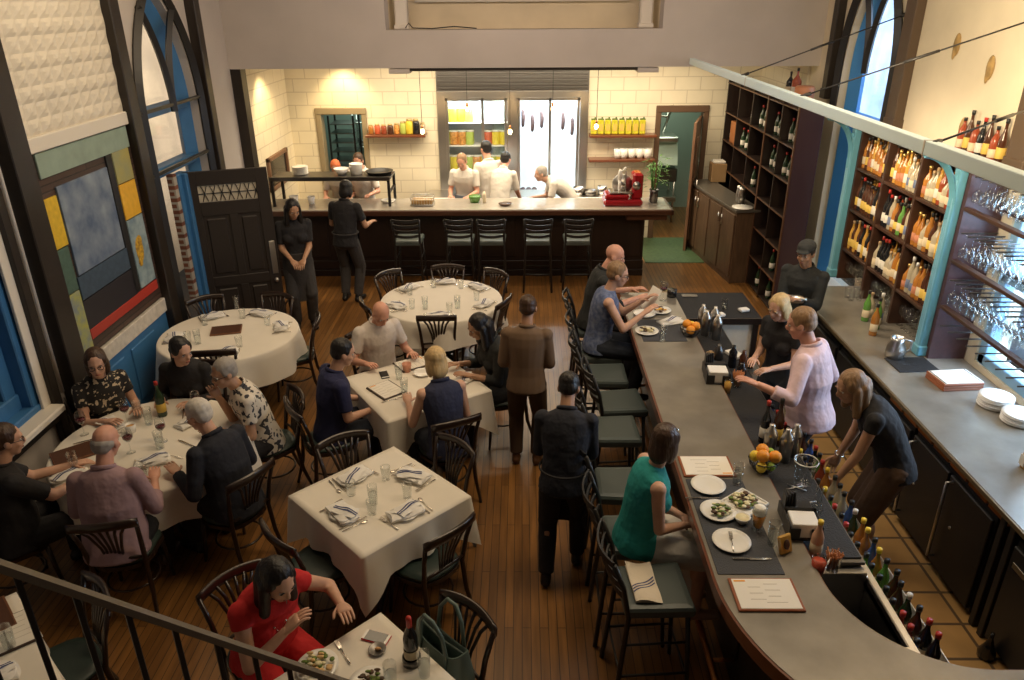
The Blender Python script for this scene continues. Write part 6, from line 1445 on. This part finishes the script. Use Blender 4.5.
# table of four
l, f = at(T4, 124, .86); person('bald man in white short sleeved shirt looking down', l, f, SP, HGRY, 'bald', FWH, FBRN, SHBR, 'm', fat=1.08, lean=12, hp=32, lh=(-.22, .34, .80), rh=(.24, .32, .80), sleeve=.7, **SIT)
l, f = at(T4, 212, .80); person('dark haired man in navy shirt seated with back left', l, f, SF, HBLK, 'short', FNAVY, FDEN, SHB, 'm', fat=1.08, lean=12, hp=14, hy=-8, lh=(-.12, .30, .70), rh=(.14, .32, .70), sleeve=.75, **SIT)
l, f = at(T4, 297, .74); person('blonde woman in sleeveless navy top seated with back turned', l, f, SF, HBLD, 'bob', FDB, FDEN, SHB, 'f', lean=16, hy=6, hp=4, lh=(-.20, .36, .80), rh=(.12, .30, .82), sleeve=0, **SIT)
l, f = at(T4, 24, .84); person('woman in black with long dark hair reading at table', l, f, ST, HBLK, 'long', FDARK, FB, SHB, 'f', lean=18, hy=0, hp=22, lh=(-.14, .36, .80), rh=(.14, .38, .80), sleeve=1.5, **SIT)
# woman in red
l, f = at(T6, 138, .90); person('woman in red top with long black hair and necklace', l, f, SF, HBLK, 'long', FRED, FRED, SHB, 'f', fat=1.15, lean=20, hy=8, hp=22, lh=(.02, .24, .98), rh=(-.02, .28, .86), sleeve=.3, collar=False, extra=None, elbow=(.9, -.1, -.7), **SIT) if False else None
person('woman in red top with long black hair and necklace', l, f, SF, HBLK, 'long', FRED, FRED, SHB, 'f', fat=1.18, lean=26, hy=2, hp=18, rh=(.03, .34, .90), lh=(-.30, .36, .86), sleeve=.3, collar=False, extra=necklace, elbow=(.8, -.2, -.7), **SIT)
# bar guests, seats at .77
BS = dict(ph=.875, lf=(-.10, .30, .28), rf=(.12, .33, .28))
person('bald man in black shirt at far end of bar', (.74, 7.26, 0), rad(-90), SP, HGRY, 'bald', FDARK, FB, SHB, 'm', fat=1.1, lean=16, hp=14, hy=-10, lh=(-.16, .42, 1.12), rh=(.10, .44, 1.12), sleeve=1.3, **BS)
person('woman in sleeveless blue top holding a menu at bar', (.74, 6.66, 0), rad(-88), SF, HLT, 'short', FBLUE, FDEN, SHB, 'f', lean=12, hp=10, hy=-5, lh=(-.02, .42, 1.28), rh=(.16, .40, 1.22), sleeve=0, collar=False, glasses=True, **BS)
mn = thing('menu', 'cream menu held up by the woman in blue', 'menu', (1.24, 6.72, 1.28)); mn.rotation_euler = (rad(62), rad(0), rad(-70)); m = M(); m.box((0, 0, 0), (.17, .24, .006), .002); m.build('page', PAPER, mn)
def teal_x(root, H, Fh, hc, spine, frame, arms, legs):
    k = (legs[-1][1]+legs[1][1])/2; hmid = (legs[-1][0]+legs[1][0])/2; m = M()
    for sd in (-1, 1):
        h, kk, ff = legs[sd]; cap(m, h+(kk-h)*.3, kk, .116, .096)
    f0 = (legs[-1][2]+legs[1][2])/2
    cap(m, hmid+(k-hmid)*.3, k, .114, .10); cap(m, k, k+(f0-k)*.72, .105, .085)
    n = remesh(m, .010, 4).build('lap_cloth', FCHEF, root)
    m = M(); m.box(H(.045, .0, .09), (.02, .05, .02), .006); m.build('hair_clip', SILVER, root)
person('woman in teal sleeveless dress sitting at the bar', (.72, 3.83, 0), rad(-84), SF, HBRN, 'bob', FTEAL, FTEAL, SHT, 'f', s=.95, lean=14, hp=6, hy=42, lh=(.00, .30, .98), rh=(.08, .30, .97), sleeve=0, collar=False, skirt='dress', extra=teal_x, elbow=(.5, -.6, -.7), ph=.875, lf=(.02, .36, .26), rf=(.16, .40, .24))
# bar staff
def cap_x(root, H, Fh, hc, *a):
    m = M(); m.ell(H(0, -.02, .06), (.09, .105, .072), Fh); m.ell(H(0, .075, .052), (.07, .05, .012), Fh); remesh(m, .008, 2).build('flat_cap', FDARK, root)
person('barman in black shirt and flat cap by far column', (2.84, 7.15, 0), rad(140), ST, HBLK, 'short', FDARK, FB, SHB, 'm', s=1.0, lean=4, hp=12, hy=0, lh=(-.10, .34, 1.22), rh=(.05, .36, 1.24), sleeve=1.9, extra=cap_x)
sh = SHK.put((2.54, 6.92, 1.20), 0, 'steel shaker held by the barman in flat cap', rot=(rad(80), 0, rad(60)))
person('blonde barmaid in black top facing across the bar', (2.30, 6.0, 0), rad(125), SF, HBLD, 'bob', FB, FB, SHB, 'f', s=.95, lean=12, hp=18, lh=(-.14, .36, 1.10), rh=(.06, .34, 1.12), sleeve=.5)
person('bartender in pale pink shirt reaching over the bar rail', (2.24, 5.12, 0), rad(52), SP, HLT, 'short', FPS, FB, SHB, 'm', s=1.04, fat=1.25, lean=12, hp=14, hy=10, lh=(-.46, .26, 1.26), rh=(.26, .16, .98), sleeve=1.55)
def bracelet(root, H, Fh, hc, spine, frame, arms, legs):
    m = M(); c, b = arms[1][2], arms[1][1]; d = (c-b).normalized(); u = d.orthogonal().normalized(); v = d.cross(u); q = c-d*.02
    m.tube([q+(u*cos(t)+v*sin(t))*.034 for t in [2*pi*i/14 for i in range(14)]], .005, 5, closed=True); m.build('bracelet', SILVER, root)
person('barmaid in black dress bending beside the bar coolers', (2.62, 4.50, 0), rad(75), ST, HLT, 'long', FB, FBRN, SHB, 'f', s=.98, lean=42, hp=10, hy=20, lh=(-.16, .42, .70), rh=(.20, .36, .68), sleeve=.3, collar=False, skirt='short', extra=bracelet)
# standing waiters on the floor
person('waiter in dark navy walking with back turned by bar stools', (.29, 4.38, 0), rad(-8), SO, HBLK, 'short', FDN, FB, SHB, 'm', s=.92, lean=24, hp=26, lh=(-.10, .36, 1.04), rh=(.10, .36, 1.04), lf=(-.11, -.12), rf=(.11, .16), sleeve=1.9, apron=FB)
person('dark haired waitress in black with apron before the door', (-2.84, 9.05, 0), rad(200), ST, HBLK, 'long', FB, FGREY, SHB, 'f', s=1.0, lean=8, hp=25, hy=12, lh=(-.06, .30, 1.0), rh=(.08, .28, 1.0), sleeve=.8, apron=FGREY)
person('waiter in black with his back turned at kitchen counter', (-2.42, 9.95, 0), rad(-14), ST, HBLK, 'bob', FB, FGREY, SHB, 'm', s=.98, lean=12, hp=10, lh=(-.2, .36, 1.1), rh=(.24, .36, 1.1), sleeve=.7, apron=FGREY)
person('dim waiter in brown walking beside the table of four', (.04, 5.85, 0), rad(-6), SO, HBRN, 'short', mat('drab_shirt', (.16, .10, .06), .85), mat('drab_trousers', (.07, .04, .022), .85), SHBR, 'm', s=.93, lean=6, hp=14, lh=(-.14, .22, 1.0), rh=(.14, .24, 1.0), sleeve=1.6)
# cooks
person('cook in white with headband behind the pass shelf', (-2.55, 12.05, 0), rad(172), SP, HBRN, 'short', FCHEF, FGREY, SHB, 'm', lean=10, hp=20, lh=(-.22, .34, 1.12), rh=(.2, .34, 1.12), sleeve=.8)
person('cook in pale top bending left of the pass crock', (-2.95, 12.2, 0), rad(180), SP, mat('orange_headband', (.65, .17, .06), .7), 'short', FCRM, FGREY, SHB, 'm', s=.96, lean=24, hp=28, lh=(-.22, .34, 1.08), rh=(.2, .34, 1.08), sleeve=.8)
person('leftmost cook in white with blue apron before coolers', (-.90, 12.05, 0), rad(168), SP, HLT, 'short', FCHEF, FGREY, SHB, 'm', lean=14, hp=22, lh=(-.14, .36, 1.08), rh=(.16, .34, 1.08), sleeve=.7, apron=fabric('slate_apron', (.22, .26, .33)))
person('dark haired cook in white facing the left cooler', (-.52, 12.15, 0), rad(30), SP, HBLK, 'short', FCHEF, FB, SHB, 'm', s=1.06, lean=6, hp=10, lh=(-.2, .3, 1.05), rh=(.2, .3, 1.05), sleeve=.9)
person('cook in white bending forward with back turned, dark apron', (-.36, 11.90, 0), rad(-20), SP, HBLK, 'short', FCHEF, FB, SHB, 'm', s=1.0, lean=30, hp=10, lh=(-.2, .42, .92), rh=(.2, .42, .92), sleeve=.9)
person('grey haired cook in white bent over toward the left', (.80, 11.98, 0), rad(95), SF, HGRY, 'short', FCHEF, FGREY, SHB, 'm', s=1.0, lean=66, hp=-10, lh=(-.16, .62, .96), rh=(.16, .62, .96), sleeve=.7)
